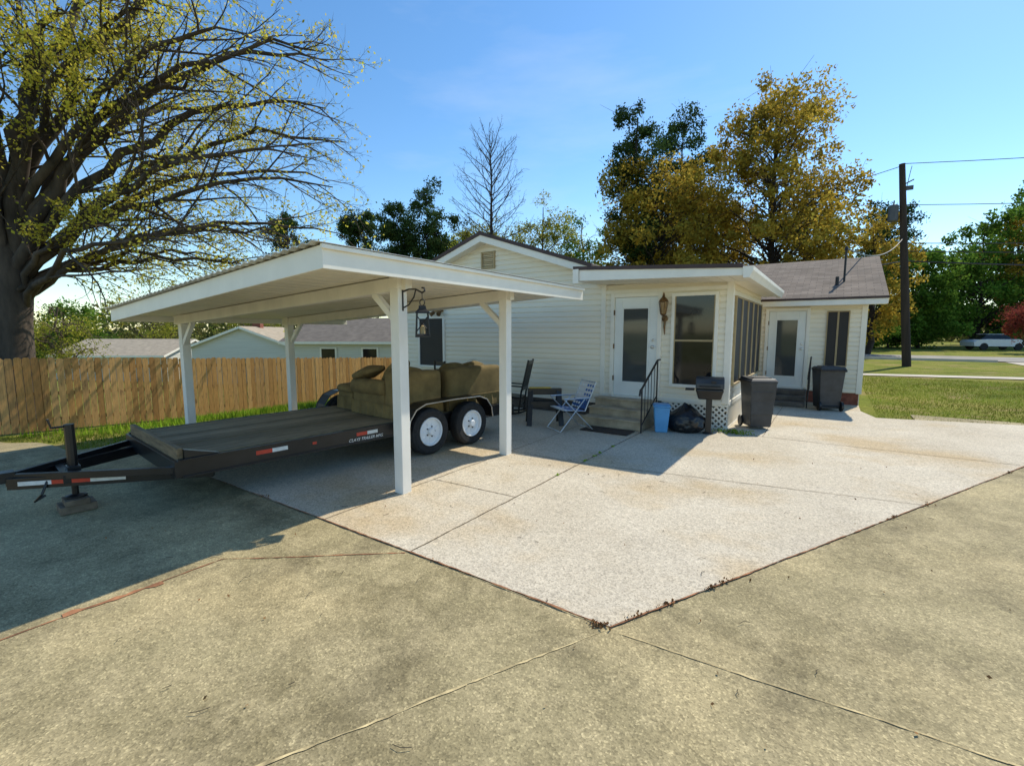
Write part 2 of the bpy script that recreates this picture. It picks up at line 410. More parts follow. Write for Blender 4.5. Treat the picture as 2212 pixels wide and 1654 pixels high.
def wmask(x, y, r):
    d = ((x + 12.0) / 1.6) ** 2 + ((y - 7.0) / 2.6) ** 2
    return (r.uniform(0, 1, len(x)) < np.exp(-d)) | (r.uniform(0, 1, len(x)) < 0.2 * np.exp(-((x + 15.5) / 0.4) ** 2))
blades('weeds', -15.7, -9.4, 2.4, 14, 30000, 0.17, 0.035, M_weed, 5, wmask)
rng = np.random.default_rng(11)
def along(a, b, n, spread, cl):
    a = np.array(a); b = np.array(b); cs = rng.uniform(0, 1, cl)
    t = cs[rng.integers(0, cl, n)] + rng.normal(0, 0.007, n)
    p = a[None] + (b - a)[None] * t[:, None]
    return np.column_stack([p + rng.normal(0, spread, (n, 2)), np.full(n, 0.006) + rng.uniform(0, 0.012, n)])
P = np.vstack([along((-1.02, 2.58), (2.2, 8.87), 120, 0.012, 7), along((-2.8, 2.58), (-1.02, 2.58), 12, 0.012, 3), along((-9, 2.6), (-3.5, 2.6), 80, 0.02, 5),
               np.column_stack([rng.normal(-1.08, 0.03, 50), rng.normal(2.55, 0.015, 50), rng.uniform(0.0, 0.015, 50)]),
               np.column_stack([rng.uniform(-6, 3, 110), rng.uniform(0.3, 8, 110), np.full(110, 0.006)])])
leaves('leaf_litter', P, 0.024, M_litter, None, rng)
P = np.vstack([along((-2.76, 5.0), (-2.76, 8.0), 60, 0.012, 5), np.column_stack([rng.normal(-1.35, 0.16, 350), rng.normal(9.0, 0.07, 350), rng.uniform(0.004, 0.07, 350)])])
leaves('joint_weeds', P, 0.032, M_weed, None, rng)
mb = MB()
for i in range(60):
    x = random.uniform(-4.5, 2.5); y = random.uniform(0.7, 6); a = random.uniform(0, 6.28); L = random.uniform(0.02, 0.09)
    mb.tube([(x, y, 0.006), (x + L * 0.5 * math.cos(a), y + L * 0.5 * math.sin(a), 0.010), (x + L * math.cos(a + 0.3), y + L * math.sin(a + 0.3), 0.006)], 0.0018, 4)
mb.build('twig_litter', M_barkd)

# ------------------------------------------------------------------ siding & openings
def siding_y(mb, y, x0, x1, z0, z1, course=0.115, dep=0.022, clip=None, mi=0):
    z = z0
    while z < z1 - 1e-4:
        zt = min(z + course, z1)
        a0, a1 = (x0, x1) if clip is None else clip(z)
        b0, b1 = (x0, x1) if clip is None else clip(zt)
        if a1 - a0 > 0.02:
            zm = z + (zt - z) * 0.62
            m0 = a0 + (b0 - a0) * 0.62; m1 = a1 + (b1 - a1) * 0.62
            mb.add([(a0, y, z), (a1, y, z), (a1, y - dep, z + 0.004), (a0, y - dep, z + 0.004), (m1, y - dep * 0.85, zm), (m0, y - dep * 0.85, zm), (b1, y, zt), (b0, y, zt)],
                   [(0, 1, 2, 3), (3, 2, 4, 5), (5, 4, 6, 7)], mi)
        z = zt
def siding_x(mb, x, y0, y1, z0, z1, course=0.115, dep=0.02, mi=0):
    z = z0
    while z < z1 - 1e-4:
        zt = min(z + course, z1); zm = z + (zt - z) * 0.62
        mb.add([(x, y0, z), (x, y1, z), (x + dep, y1, z + 0.004), (x + dep, y0, z + 0.004), (x + dep * 0.85, y1, zm), (x + dep * 0.85, y0, zm), (x, y1, zt), (x, y0, zt)],
               [(0, 1, 2, 3), (3, 2, 4, 5), (5, 4, 6, 7)], mi)
        z = zt
def FM(x, y, z, facing='S'):
    if facing == 'S': return Matrix(((1, 0, 0, x), (0, -1, 0, y), (0, 0, 1, z), (0, 0, 0, 1)))
    return Matrix(((0, 1, 0, x), (1, 0, 0, y), (0, 0, 1, z), (0, 0, 0, 1)))
def window(parent, x, y, z, w, h, facing='S', sash=True, fr=0.06, frame=None, glass=None):
    mb = MB(FM(x, y, z, facing)); o = 0.045
    mb.box(-fr, 0, -0.01, o, -fr, h + fr); mb.box(w, w + fr, -0.01, o, -fr, h + fr)
    mb.box(0, w, -0.01, o, h, h + fr); mb.box(0, w, -0.01, o + 0.02, -fr, 0)
    mb.build('window_frame', frame or M_trim, parent, bevel=0.004)
    if sash:
        mb = MB(FM(x, y, z, facing))
        mb.box(0.02, w - 0.02, 0.0, o - 0.008, h * 0.5 - 0.018, h * 0.5 + 0.018)
        mb.box(0, 0.02, 0.0, o - 0.01, 0, h); mb.box(w - 0.02, w, 0.0, o - 0.01, 0, h)
        mb.build('window_sash', M_tan, parent, bevel=0.003)
    g = MB(FM(x, y, z, facing)); g.box(0, w, -0.005, 0.026, 0, h); g.build('window_glass', glass or M_glass, parent)
def door(parent, x, y, z, w, h):
    mb = MB(FM(x, y, z))
    mb.box(-0.08, 0, -0.01, 0.06, 0, h + 0.08); mb.box(w, w + 0.08, -0.01, 0.06, 0, h + 0.08); mb.box(0, w, -0.01, 0.06, h, h + 0.08)
    mb.box(-0.02, w + 0.02, 0, 0.10, -0.04, 0)
    mb.build('door_frame', M_trim, parent, bevel=0.004)
    mb = MB(FM(x, y, z)); s = 0.16
    mb.box(0.005, s, 0.0, 0.035, 0.005, h - 0.005); mb.box(w - s, w - 0.005, 0.0, 0.035, 0.005, h - 0.005)
    mb.box(s, w - s, 0.0, 0.035, 0.005, 0.26); mb.box(s, w - s, 0.0, 0.035, h - 0.2, h - 0.005)
    for a, b, c, d in ((s, s + 0.03, 0.26, h - 0.2), (w - s - 0.03, w - s, 0.26, h - 0.2), (s + 0.03, w - s - 0.03, 0.26, 0.29), (s + 0.03, w - s - 0.03, h - 0.23, h - 0.2)):
        mb.box(a, b, 0.0, 0.045, c, d)
    mb.build('door_leaf', M_doorp, parent, bevel=0.004)
    g = MB(FM(x, y, z)); g.box(s + 0.03, w - s - 0.03, 0.0, 0.024, 0.29, h - 0.23); g.build('door_glass', M_gblind, parent)
    b = MB(FM(x, y, z))
    b.lathe((w - 0.075, 0.035, 1.0), (0, 1, 0), [(0.03, 0), (0.03, 0.008), (0.012, 0.012), (0.012, 0.035), (0.028, 0.045), (0.03, 0.06), (0.018, 0.07)], 14)
    b.lathe((w - 0.075, 0.035, 1.13), (0, 1, 0), [(0.028, 0), (0.028, 0.015), (0.02, 0.02)], 14)
    b.build('door_knob', M_chrome, parent)
    g2 = MB(FM(x, y, z))
    for zz in (0.35, 1.0, h - 0.3): g2.box(-0.012, 0.008, 0.03, 0.066, zz - 0.05, zz + 0.05)
    g2.build('door_hinges', M_brass, parent)

# ------------------------------------------------------------------ HOUSE
house = empty('white_siding_house', (-5, 12, 0))
XR, ZR, SL = -6.97, 4.06, 0.335
YF = 9.27
s = MB()
siding_y(s, YF, -9.95, -3.98, 0.28, 2.9)
def gclip(z):
    hw = max(0, (ZR - 0.10 - z) / SL); return (max(-9.95, XR - hw), min(-3.98, XR + hw))
siding_y(s, YF, -9.95, -3.98, 2.9, 3.97, clip=gclip)
siding_y(s, YF, -3.98, -1.54, 0.50, 2.68)
siding_x(s, -1.54, YF, 13.2, 0.50, 2.72)
siding_y(s, 14.2, -3.0, 0.62, 0.30, 2.62)
siding_x(s, 0.62, 14.2, 22, 0.3, 2.62)
s.build('siding', M_siding, house, recalc=False)
w = MB()
w.box(-9.95, -3.99, YF + 0.003, 22, 0.0, 2.9); w.box(-3.98, -1.543, YF + 0.003, 13.2, 0.45, 2.74)
w.box(-6, 0.617, 14.203, 22, 0.0, 2.6)
w.poly([(-9.95, YF + 0.01, 2.9), (-3.98, YF + 0.01, 2.9), (-3.98, YF + 0.01, 3.0), (XR, YF + 0.01, 4.0), (-9.95, YF + 0.01, 3.0)])
w.build('wall_core', M_siding, house)
f = MB(); f.box(-9.93, -3.99, YF - 0.005, YF + 0.1, -0.05, 0.279); f.build('foundation', M_found, house)
f = MB(); f.box(-0.5, 0.6, 14.19, 14.3, 0, 0.29); f.build('brick_foundation', M_brick, house)
c = MB()
c.box(-10.0, -9.88, YF - 0.035, YF + 0.06, 0.27, 2.9)
c.box(-4.03, -3.93, YF - 0.037, YF + 0.06, 0.28, 2.9)
c.box(-1.62, -1.505, YF - 0.038, YF + 0.08, 0.48, 2.70)
c.box(0.54, 0.655, 14.163, 14.3, 0.28, 2.6)
c.box(-3.93, -1.62, YF - 0.034, YF, 0.44, 0.52)
c.box(-3.93, -1.62, YF - 0.03, YF, 2.56, 2.63)
c.box(-1.54, -1.507, YF + 0.08, 13.2, 0.44, 0.52)
c.build('corner_boards', M_trim, house, bevel=0.005)
def zroof(x): return ZR - SL * abs(x - XR)
XE0, XE1, YG = -10.4, -4.12, 8.95
r = MB()
r.hexa([(XE0, YG, zroof(XE0)), (XR, YG, ZR), (XR, 23, ZR), (XE0, 23, zroof(XE0)), (XE0, YG, zroof(XE0) + .05), (XR, YG, ZR + .05), (XR, 23, ZR + .05), (XE0, 23, zroof(XE0) + .05)])
r.hexa([(XR, YG, ZR), (XE1, YG, zroof(XE1)), (XE1, 23, zroof(XE1)), (XR, 23, ZR), (XR, YG, ZR + .05), (XE1, YG, zroof(XE1) + .05), (XE1, 23, zroof(XE1) + .05), (XR, 23, ZR + .05)])
r.build('main_roof', M_shingle, house)
r = MB()
for xa, xb in ((XE0, XR), (XR, XE1)):
    za, zb = zroof(xa), zroof(xb)
    r.hexa([(xa, YG - .02, za - .17), (xb, YG - .02, zb - .17), (xb, YG + .01, zb - .17), (xa, YG + .01, za - .17), (xa, YG - .02, za), (xb, YG - .02, zb), (xb, YG + .01, zb), (xa, YG + .01, za)])
    r.hexa([(xa, YG + .012, za - .14), (xb, YG + .012, zb - .14), (xb, YF, zb - .14), (xa, YF, za - .14), (xa, YG + .012, za - .1), (xb, YG + .012, zb - .1), (xb, YF, zb - .1), (xa, YF, za - .1)])
r.build('gable_rake_boards', M_trim, house, bevel=0.004)
r = MB()
for xa, xb in ((XE0, XR), (XR, XE1)):
    za, zb = zroof(xa), zroof(xb)
    r.hexa([(xa, YG - .045, za - .02), (xb, YG - .045, zb - .02), (xb, YG - .022, zb - .02), (xa, YG - .022, za - .02), (xa, YG - .045, za + .065), (xb, YG - .045, zb + .065), (xb, YG - .022, zb + .065), (xa, YG - .022, za + .065)])
SX0, SX1, SY0, SY1 = -4.15, -1.22, 8.2, 13.6
ST = lambda x: 2.97 + (x - SX0) / (SX1 - SX0) * (2.80 - 2.97)
r.hexa([(SX0, SY0 - .045, ST(SX0) - .015), (SX1, SY0 - .045, ST(SX1) - .015), (SX1, SY0 - .022, ST(SX1) - .015), (SX0, SY0 - .022, ST(SX0) - .015), (SX0, SY0 - .045, ST(SX0) + .05), (SX1, SY0 - .045, ST(SX1) + .05), (SX1, SY0 - .022, ST(SX1) + .05), (SX0, SY0 - .022, ST(SX0) + .05)])
r.build('drip_edge', M_dark, house)
r = MB()
r.hexa([(SX0, SY0, ST(SX0)), (SX1, SY0, ST(SX1)), (SX1, SY1, ST(SX1)), (SX0, SY1, ST(SX0)), (SX0, SY0, ST(SX0) + .04), (SX1, SY0, ST(SX1) + .04), (SX1, SY1, ST(SX1) + .04), (SX0, SY1, ST(SX0) + .04)])
r.build('addition_roof', M_shingle, house)
r = MB()
r.hexa([(SX0, SY0 - .02, ST(SX0) - .22), (SX1, SY0 - .02, ST(SX1) - .13), (SX1, SY0 + .02, ST(SX1) - .13), (SX0, SY0 + .02, ST(SX0) - .22), (SX0, SY0 - .02, ST(SX0)), (SX1, SY0 - .02, ST(SX1)), (SX1, SY0 + .02, ST(SX1)), (SX0, SY0 + .02, ST(SX0))])
r.box(SX0 - .0, SX0 + .12, SY0 - .05, SY0 - .047, 2.70, 2.965)
r.build('addition_fascia', M_trim, house, bevel=0.004)
r = MB()
n = 14
for i in range(n):
    xa = SX0 + (SX1 - SX0) * i / n; xb = SX0 + (SX1 - SX0) * (i + 1) / n - 0.014
    za, zb = 2.76 - 0.09 * i / n, 2.76 - 0.09 * (i + 1) / n
    r.hexa([(xa, SY0 + .02, za), (xb, SY0 + .02, zb), (xb, YF, zb), (xa, YF, za), (xa, SY0 + .02, za + .02), (xb, SY0 + .02, zb + .02), (xb, YF, zb + .02), (xa, YF, za + .02)])
r.box(-1.54, SX1, YF, SY1, 2.665, 2.685)
r.build('soffit', M_ceil, house, recalc=True)
r = MB()
G = [(SX1, 2.80), (SX1 + .01, 2.63), (SX1 + .10, 2.63), (SX1 + .12, 2.68), (SX1 + .15, 2.74), (SX1 + .15, 2.80)]
r.poly([(a, SY0 - .05, b) for a, b in G])
for (a, b), (c_, d) in zip(G[:-1], G[1:]): r.poly([(a, SY0 - .05, b), (c_, SY0 - .05, d), (c_, SY1, d), (a, SY1, b)])
r.build('gutter', M_trim, house)
r = MB()
r.box(-7.17, -6.77, YF - .06, YF - .02, 3.30, 3.34); r.box(-7.17, -6.77, YF - .06, YF - .02, 3.66, 3.70)
r.box(-7.17, -7.13, YF - .06, YF - .02, 3.34, 3.66); r.box(-6.81, -6.77, YF - .06, YF - .02, 3.34, 3.66)
for i in range(7):
    z = 3.36 + i * 0.043; r.hexa([(-7.13, YF - .05, z), (-6.81, YF - .05, z), (-6.81, YF - .02, z + .02), (-7.13, YF - .02, z + .02), (-7.13, YF - .05, z + .008), (-6.81, YF - .05, z + .008), (-6.81, YF - .02, z + .028), (-7.13, YF - .02, z + .028)])
r.build('gable_vent', M_tan, house)
door(house, -3.72, YF - .02, 0.50, 0.88, 1.98)
window(house, -2.52, YF - .02, 0.80, 0.72, 1.66)
window(house, -9.30, YF - .02, 0.90, 0.84, 1.24, sash=False, glass=M_screen)
yy = YF + 0.22
for i in range(5):
    window(house, -1.54 + .02, yy, 0.84, 0.64, 1.58, 'E', sash=False, fr=0.03, frame=M_tan, glass=M_screen); yy += 0.74
door(house, -1.42, 14.18, 0.36, 0.84, 1.96)
for wx in (-.13, .10): window(house, wx, 14.18, 0.96, 0.19, 1.32, fr=0.025, sash=False, frame=M_tan, glass=M_screen)
r = MB(); r.box(-8.75, -8.45, YF - .12, YF - .02, 2.32, 2.36); r.tube([(-8.7, YF - .1, 2.3), (-8.74, YF - .2, 2.24)], [.04, .06], 10); r.tube([(-8.5, YF - .1, 2.3), (-8.46, YF - .2, 2.24)], [.04, .06], 10)
r.build('flood_light', M_brass, house)
def lattice(parent, M, w, h):
    mb = MB(M); st = 0.105
    for sgn, lay in ((1, 0.0), (-1, 0.009)):
        c = -h
        while c < w:
            a, b = max(0, -c), min(h, w - c)
            if b - a > 0.02:
                x0, x1 = (c + a, c + b) if sgn > 0 else (w - c - a, w - c - b)
                mb.beam((x0, lay, a), (x1, lay, b), 0.008, 0.034, 0)
            c += st
    mb.box(0, w, -0.01, 0.02, -0.0, 0.03); mb.box(0, w, -0.01, 0.02, h - 0.03, h)
    mb.build('lattice_skirt', M_trim, parent)
lattice(house, FM(-2.72, YF, 0.0), 1.18, 0.45)
lattice(house, FM(-1.54, YF, 0.0, 'E'), 3.9, 0.45)
r = MB(); r.box(-3.9, -1.8, YF + 0.35, YF + 0.4, 0, 0.45); r.build('crawlspace_back', M_found, house)
r = MB()
EY, RY, EZ, RZ = 13.75, 18.0, 2.56, 3.98
r.hexa([(-5.5, EY, EZ), (1.0, EY, EZ), (1.0, RY, RZ), (-5.5, RY, RZ), (-5.5, EY, EZ + .05), (1.0, EY, EZ + .05), (1.0, RY, RZ + .05), (-5.5, RY, RZ + .05)])
r.hexa([(-5.5, RY, RZ), (1.0, RY, RZ), (1.0, 22.3, EZ), (-5.5, 22.3, EZ), (-5.5, RY, RZ + .05), (1.0, RY, RZ + .05), (1.0, 22.3, EZ + .05), (-5.5, 22.3, EZ + .05)])
r.build('wing_roof', M_shingle, house)
r = MB(); r.box(-3, 1.0, EY - .012, EY - .002, EZ + .0, EZ + .055); r.build('wing_drip_edge', M_dark, house)
r = MB()
r.box(-3, 0.98, EY + .01, EY + .035, EZ - .13, EZ + .0); r.box(-3, .98, EY + .035, 14.2, EZ - .12, EZ - .1)
r.beam((0.985, EY + .04, EZ - .06), (0.985, RY, RZ - .06), 0.03, 0.12); r.beam((0.985, 22.3, EZ - .06), (0.985, RY, RZ - .06), 0.03, 0.12)
r.poly([(0.62, 14.2, 2.5), (0.62, 22, 2.5), (0.62, RY, 3.9)])
r.build('wing_trim', M_trim, house)
r = MB(); r.tube([(0.15, 15.2, 2.9), (0.15, 15.2, 3.9)], .025, 8); r.tube([(0.15, 15.2, 3.9), (0.15, 15.2, 4.0)], [.05, .02], 8); r.tube([(0.0, 14.9, 2.9), (0.0, 14.9, 3.2)], .04, 8); r.lathe((0.0, 14.9, 2.92), (0, 0, 1), [(.12, 0), (.05, .08)], 12)
r.build('service_mast', M_iron, house)
r = MB()
for i in range(3): r.box(-3.92, -2.78, 8.22 + i * 0.28, YF - 0.04, 0.004 + i * 0.15 + (0.002 if i else 0), 0.15 + i * 0.15)
for i in range(3): r.box(-3.94, -2.76, 8.20 + i * 0.28, 8.22 + i * 0.28 + .26, 0.15 + i * 0.15 + .001, 0.15 + i * 0.15 + 0.03)
r.build('entry_steps', M_step, house, bevel=0.006)
r = MB()
for i in range(3): r.box(-1.5, -0.48, 13.0 + i * 0.33, 14.16, 0.004 + i * .11, 0.11 + i * 0.11 - (.001 if i < 2 else 0))
r.build('wing_steps', simple('grey_wood_steps', (0.13, 0.11, 0.09), 0.9, 0.25, 5), house, bevel=0.006)
def handrail(x, y0, y1, z0, z1, s=1.0):
    r = MB(); h = 0.80 * s
    r.tube([(x, y0, z0), (x, y0, z0 + h)], .014, 6); r.tube([(x, y1, z1), (x, y1, z1 + h)], .014, 6)
    r.tube([(x, y0 - .12, z0 + h - .12), (x, y0 - .08, z0 + h - .02), (x, y0, z0 + h), (x, y1, z1 + h), (x, y1 + .15, z1 + h)], .019, 6)
    r.tube([(x, y0, z0 + .12), (x, y1, z1 + .12)], .012, 6)
    for i in range(1, 5):
        t = i / 5; y = y0 + (y1 - y0) * t; z = z0 + (z1 - z0) * t; r.tube([(x, y, z + .12), (x, y, z + h)], .007, 5)
    r.build('iron_handrail', M_iron, house)
handrail(-2.73, 8.1, 8.95, 0.0, 0.46)
handrail(-0.42, 13.0, 13.9, 0.0, 0.36)
r = MB()
LX = -2.70
r.lathe((LX, YF - .05, 2.05), (0, -1, 0), [(.06, 0), (.06, .015), (.03, .02)], 12)
r.tube([(LX, YF - .06, 2.05), (LX, YF - .14, 2.0), (LX, YF - .2, 2.06), (LX, YF - .18, 2.12)], .013, 6)
r.lathe((LX, YF - .18, 2.10), (0, 0, 1), [(.02, 0), (.05, .02), (.055, .03)], 8)
r.lathe((LX, YF - .18, 2.36), (0, 0, 1), [(.095, 0), (.07, .05), (.03, .09), (.01, .17)], 8)
for k in range(6):
    a = k * math.pi / 3; r.tube([(LX + .05 * math.cos(a), YF - .18 + .05 * math.sin(a), 2.13), (LX + .085 * math.cos(a), YF - .18 + .085 * math.sin(a), 2.36)], .007, 4)
r.tube([(LX, YF - .05, 2.04), (LX, YF - .08, 1.9), (LX, YF - .05, 1.74)], [.028, .02, .008], 6)
r.build('wall_lantern', M_brass, house)
r = MB(); r.lathe((LX, YF - .18, 2.13), (0, 0, 1), [(.038, 0), (.07, .22)], 8); r.build('wall_lantern_glass', M_amber, house)
mb = MB(); mb.box(-3.75, -2.85, 7.72, 8.14, 0.004, 0.02); mb.build('doormat', M_mat, bevel=0.006)

# ------------------------------------------------------------------ CARPORT
cp = empty('carport', (-6.6, 4.7, 0))
PA, PB, PC, PD = (-3.91, 3.57), (-3.91, 5.58), (-9.4, 3.62), (-9.4, 5.55)
zc = lambda x: 2.42 + (x + 3.5) * (2.42 - 2.06) / (9.9 - 3.5)
r = MB()
for (x, y) in (PA, PB, PC, PD): r.box(x - .065, x + .065, y - .065, y + .065, -.02, zc(x) - .0)
r.build('posts', M_post, cp, bevel=0.006)
r = MB()
for (x, y) in (PA, PB): r.box(x - .082, x + .082, y - .082, y + .082, zc(x) - .14, zc(x) - .03)
r.build('post_caps', M_post, cp, bevel=0.006)
r = MB()
for y in (3.60, 5.57):
    r.hexa([(-9.6, y - .05, zc(-9.6) - .16), (-3.78, y - .05, zc(-3.78) - .16), (-3.78, y + .05, zc(-3.78) - .16), (-9.6, y + .05, zc(-9.6) - .16),
            (-9.6, y - .05, zc(-9.6) - .012), (-3.78, y - .05, zc(-3.78) - .012), (-3.78, y + .05, zc(-3.78) - .012), (-9.6, y + .05, zc(-9.6) - .012)])
def brace(x, y, sgn):
    z = zc(x); r.beam((x + sgn * .05, y, z - .50), (x + sgn * .42, y, zc(x + sgn * .42) - .15), .07, .07)
brace(PA[0], 3.6, -1); brace(PB[0], 5.57, -1); brace(PC[0], 3.6, 1); brace(PD[0], 5.57, 1)
r.build('beams_and_braces', M_post, cp, bevel=0.004)
XRt, XL = -3.52, -9.85
YN = lambda x: 2.40 + (XRt - x) / (XRt - XL) * 0.35
YFAR = 7.3
r = MB(); n = 30
for i in range(n):
    xa = XRt - .03 + (XL + .03 - XRt + .03) * i / n; xb = XRt - .03 + (XL + .03 - XRt + .03) * (i + 1) / n
    xm = xa + (xb - xa) * .86
    r.add([(xa, YN(xa) + .03, zc(xa)), (xm, YN(xm) + .03, zc(xm)), (xm, YFAR, zc(xm)), (xa, YFAR, zc(xa)), (xm, YN(xm) + .03, zc(xm) + .02), (xb, YN(xb) + .03, zc(xb) + .02), (xb, YFAR, zc(xb) + .02), (xm, YFAR, zc(xm) + .02), (xb, YN(xb) + .03, zc(xb)), (xb, YFAR, zc(xb))],
          [(0, 1, 2, 3), (1, 4, 7, 2), (4, 5, 6, 7), (5, 8, 9, 6)])
r.build('ceiling_panels', M_ceil, cp, recalc=False)
r = MB(); n = 84; vs = []
zt = lambda x: zc(x) + 0.105
for i in range(n + 1):
    x = XRt + .04 + (XL - .12 - XRt) * i / n
    zz = zt(x) + (0.022 if (i % 2) else 0)
    for yv in (YN(x) - .07, YFAR): vs.append((x, yv, zz))
r.add(vs, [(2 * i, 2 * i + 1, 2 * i + 3, 2 * i + 2) for i in range(n)])
o = r.build('metal_roof', M_roofmetal, cp, recalc=False)
sd = o.modifiers.new('t', 'SOLIDIFY'); sd.thickness = 0.006
r = MB()
def fas(x0, y0, x1, y1, zl=-.10, zh=.095, th=.025):
    d = Vector((x1 - x0, y1 - y0, 0)).normalized(); nn = Vector((-d.y, d.x, 0)) * th
    r.hexa([(x0, y0, zc(x0) + zl), (x1, y1, zc(x1) + zl), (x1 + nn.x, y1 + nn.y, zc(x1) + zl), (x0 + nn.x, y0 + nn.y, zc(x0) + zl),
            (x0, y0, zc(x0) + zh), (x1, y1, zc(x1) + zh), (x1 + nn.x, y1 + nn.y, zc(x1) + zh), (x0 + nn.x, y0 + nn.y, zc(x0) + zh)])
fas(XL, YN(XL), XRt - .001, YN(XRt))
fas(XRt, YN(XRt), XRt, YFAR)
fas(XL, YFAR, XL, YN(XL) + .03)
r.box(XRt + .002, XRt + .03, 2.38, YFAR, zc(XRt) + .06, zc(XRt) + .098)
r.build('fascia', M_trim, cp, bevel=0.004)

hl = empty('hanging_lantern', (-3.55, 3.57, 2.0))
r = MB(); bx = -3.845; y = 3.57
r.tube([(bx, y, 2.02), (bx, y, 2.30)], .011, 6)
r.tube([(bx, y, 2.22), (bx + .10, y, 2.245), (bx + .2, y, 2.24), (bx + .29, y, 2.20), (bx + .33, y, 2.215), (bx + .32, y, 2.25), (bx + .29, y, 2.25)], .009, 6)
r.tube([(bx, y, 2.05), (bx + .09, y, 2.08), (bx + .17, y, 2.16), (bx + .2, y, 2.235)], .008, 6)
lx = bx + .29
r.tube([(lx, y, 2.20), (lx, y, 2.12)], .004, 5)
r.tube([(lx + .035 * math.cos(a), y, 2.10 + .035 * math.sin(a)) for a in [k * math.pi / 6 for k in range(13)]], .006, 5, cap=False)
r.lathe((lx, y, 1.99), (0, 0, 1), [(.105, 0), (.10, .012), (.055, .045), (.05, .075), (.015, .085)], 4)
r.lathe((lx, y, 1.74), (0, 0, 1), [(.11, 0), (.11, .02), (.09, .035)], 4)
for k in range(4):
    a = k * math.pi / 2; b = a + math.pi / 2
    r.tube([(lx + .095 * math.cos(a), y + .095 * math.sin(a), 1.76), (lx + .078 * math.cos(a), y + .078 * math.sin(a), 2.0)], .010, 5)
    r.tube([(lx + .088 * math.cos(a), y + .088 * math.sin(a), 1.80), (lx + .08 * math.cos(b), y + .08 * math.sin(b), 1.96)], .005, 4)
    r.tube([(lx + .088 * math.cos(b), y + .088 * math.sin(b), 1.80), (lx + .08 * math.cos(a), y + .08 * math.sin(a), 1.96)], .005, 4)
r.build('bracket_and_frame', M_iron, hl)
r = MB(); r.lathe((lx, y, 1.775), (0, 0, 1), [(.026, 0), (.026, .08), (.004, .09)], 12); r.build('candle', simple('wax', (0.45, 0.33, 0.16), 0.5), hl)

# ------------------------------------------------------------------ FENCE
fe = empty('wooden_fence', (-16, 5, -0.6))
r = MB(); y = -9.0
while y < 24:
    b = float(H(-15.95, y)) + 0.03; hgt = 1.80 + random.uniform(-.02, .02)
    w_ = 0.135; t = b + hgt; xx = -15.95 + random.uniform(-.006, .006); tl = random.uniform(-.004, .004)
    pr = [(y, b), (y + w_, b), (y + w_ + tl, t - .035), (y + w_ - .03 + tl, t), (y + .03 + tl, t), (y + tl, t - .035)]
    vs = [(xx, a, c_) for a, c_ in pr] + [(xx - .018, a, c_) for a, c_ in pr]
    r.add(vs, [tuple(range(6)), tuple(range(11, 5, -1))] + [(i, (i + 1) % 6, 6 + (i + 1) % 6, 6 + i) for i in range(6)])
    y += 0.148
r.build('pickets', M_fence, fe)
r = MB(); y = -9.0
while y < 24:
    y2 = y + 2.4; b0 = float(H(-16, y)); b1 = float(H(-16, y2))
    for zz in (.3, .95, 1.6): r.beam((-16.0, y, b0 + zz), (-16.0, y2, b1 + zz), .04, .09)
    r.box(-16.1, -16.01, y - .045, y + .045, b0 - .1, b0 + 1.75)
    y = y2
r.build('rails_and_posts', M_fence, fe)

# ------------------------------------------------------------------ TRAILER
TO = (-5.98, 5.48, 0)
TM = Matrix.Translation(TO) @ Matrix.Rotation(rad(-6), 4, 'Z')
tr = empty('flatbed_trailer', TO)
DZ = 0.53; YFt, YRt = -3.45, 1.55
r = MB(TM)
n = 14
for i in range(n):
    a = -0.97 + 1.94 * i / n; r.box(a + .005, a + 1.94 / n - .005, YFt + .05, YRt - .03, DZ - .04, DZ + random.uniform(-.003, .003))
r.build('deck_planks', M_deck, tr)
r = MB(TM)
r.box(-0.97, 0.97, YFt - .02, YFt + .03, DZ - .1, DZ + .10)
r.build('front_board', simple('front_board_wood', (.24, .17, .09), .9, .3, 5, sx=(.5, 6, 6)), tr, bevel=0.004)
r = MB(TM)
r.hexa([(.93, YFt + .03, DZ - .01), (1.02, YFt + .03, DZ - .01), (1.02, YFt + .35, DZ - .01), (.93, YFt + .35, DZ - .01), (.93, YFt + .03, DZ + .09), (1.02, YFt + .03, DZ + .09), (1.02, YFt + .35, DZ - .0), (.93, YFt + .35, DZ - .0)])
for sx in (-1, 1):
    xa, xb = sorted((sx * .975, sx * 1.03))
    r.box(xa, xb, YFt - .03, YRt, DZ - .19, DZ - .005)
    xa, xb = sorted((sx * 1.03, sx * 1.05))
    r.box(xa, xb, YFt, YRt, DZ - .02, DZ - .0); r.box(xa, xb, YFt, YRt, DZ - .195, DZ - .175)
for yy in np.arange(YFt + .1, YRt, .6): r.box(-.97, .97, yy, yy + .05, DZ - .14, DZ - .045)
r.box(-.97, .97, YRt - .03, YRt + .02, DZ - .2, DZ - .002); r.box(-1.03, 1.03, YFt - .06, YFt - .022, DZ - .19, DZ - .02)
CY = -4.60
for sx in (-1, 1):
    r.beam((sx * .95, YFt + .3, DZ - .2), (sx * .06, CY, DZ - .17), .06, .11)
    r.beam((sx * .95, YFt - .02, DZ - .12), (sx * .05, CY + .05, DZ - .12), .05, .07)
r.box(-.35, .35, -4.25, -4.18, DZ - .2, DZ - .12)
r.box(-.07, .07, CY - .24, CY + .05, DZ - .16, DZ - .06); r.lathe((0, CY - .26, DZ - .2), (0, 0, 1), [(.05, 0), (.07, .02), (.07, .1), (.04, .13)], 14)
r.tube([(0, CY - .2, DZ - .05), (0, CY - .1, DZ + .05), (0, CY - .05, DZ + .03)], .012, 6)
JX = .14
r.tube([(JX, -4.15, .16), (JX, -4.15, .60)], .028, 10); r.tube([(JX, -4.15, .35), (JX, -4.15, .88)], .042, 10)
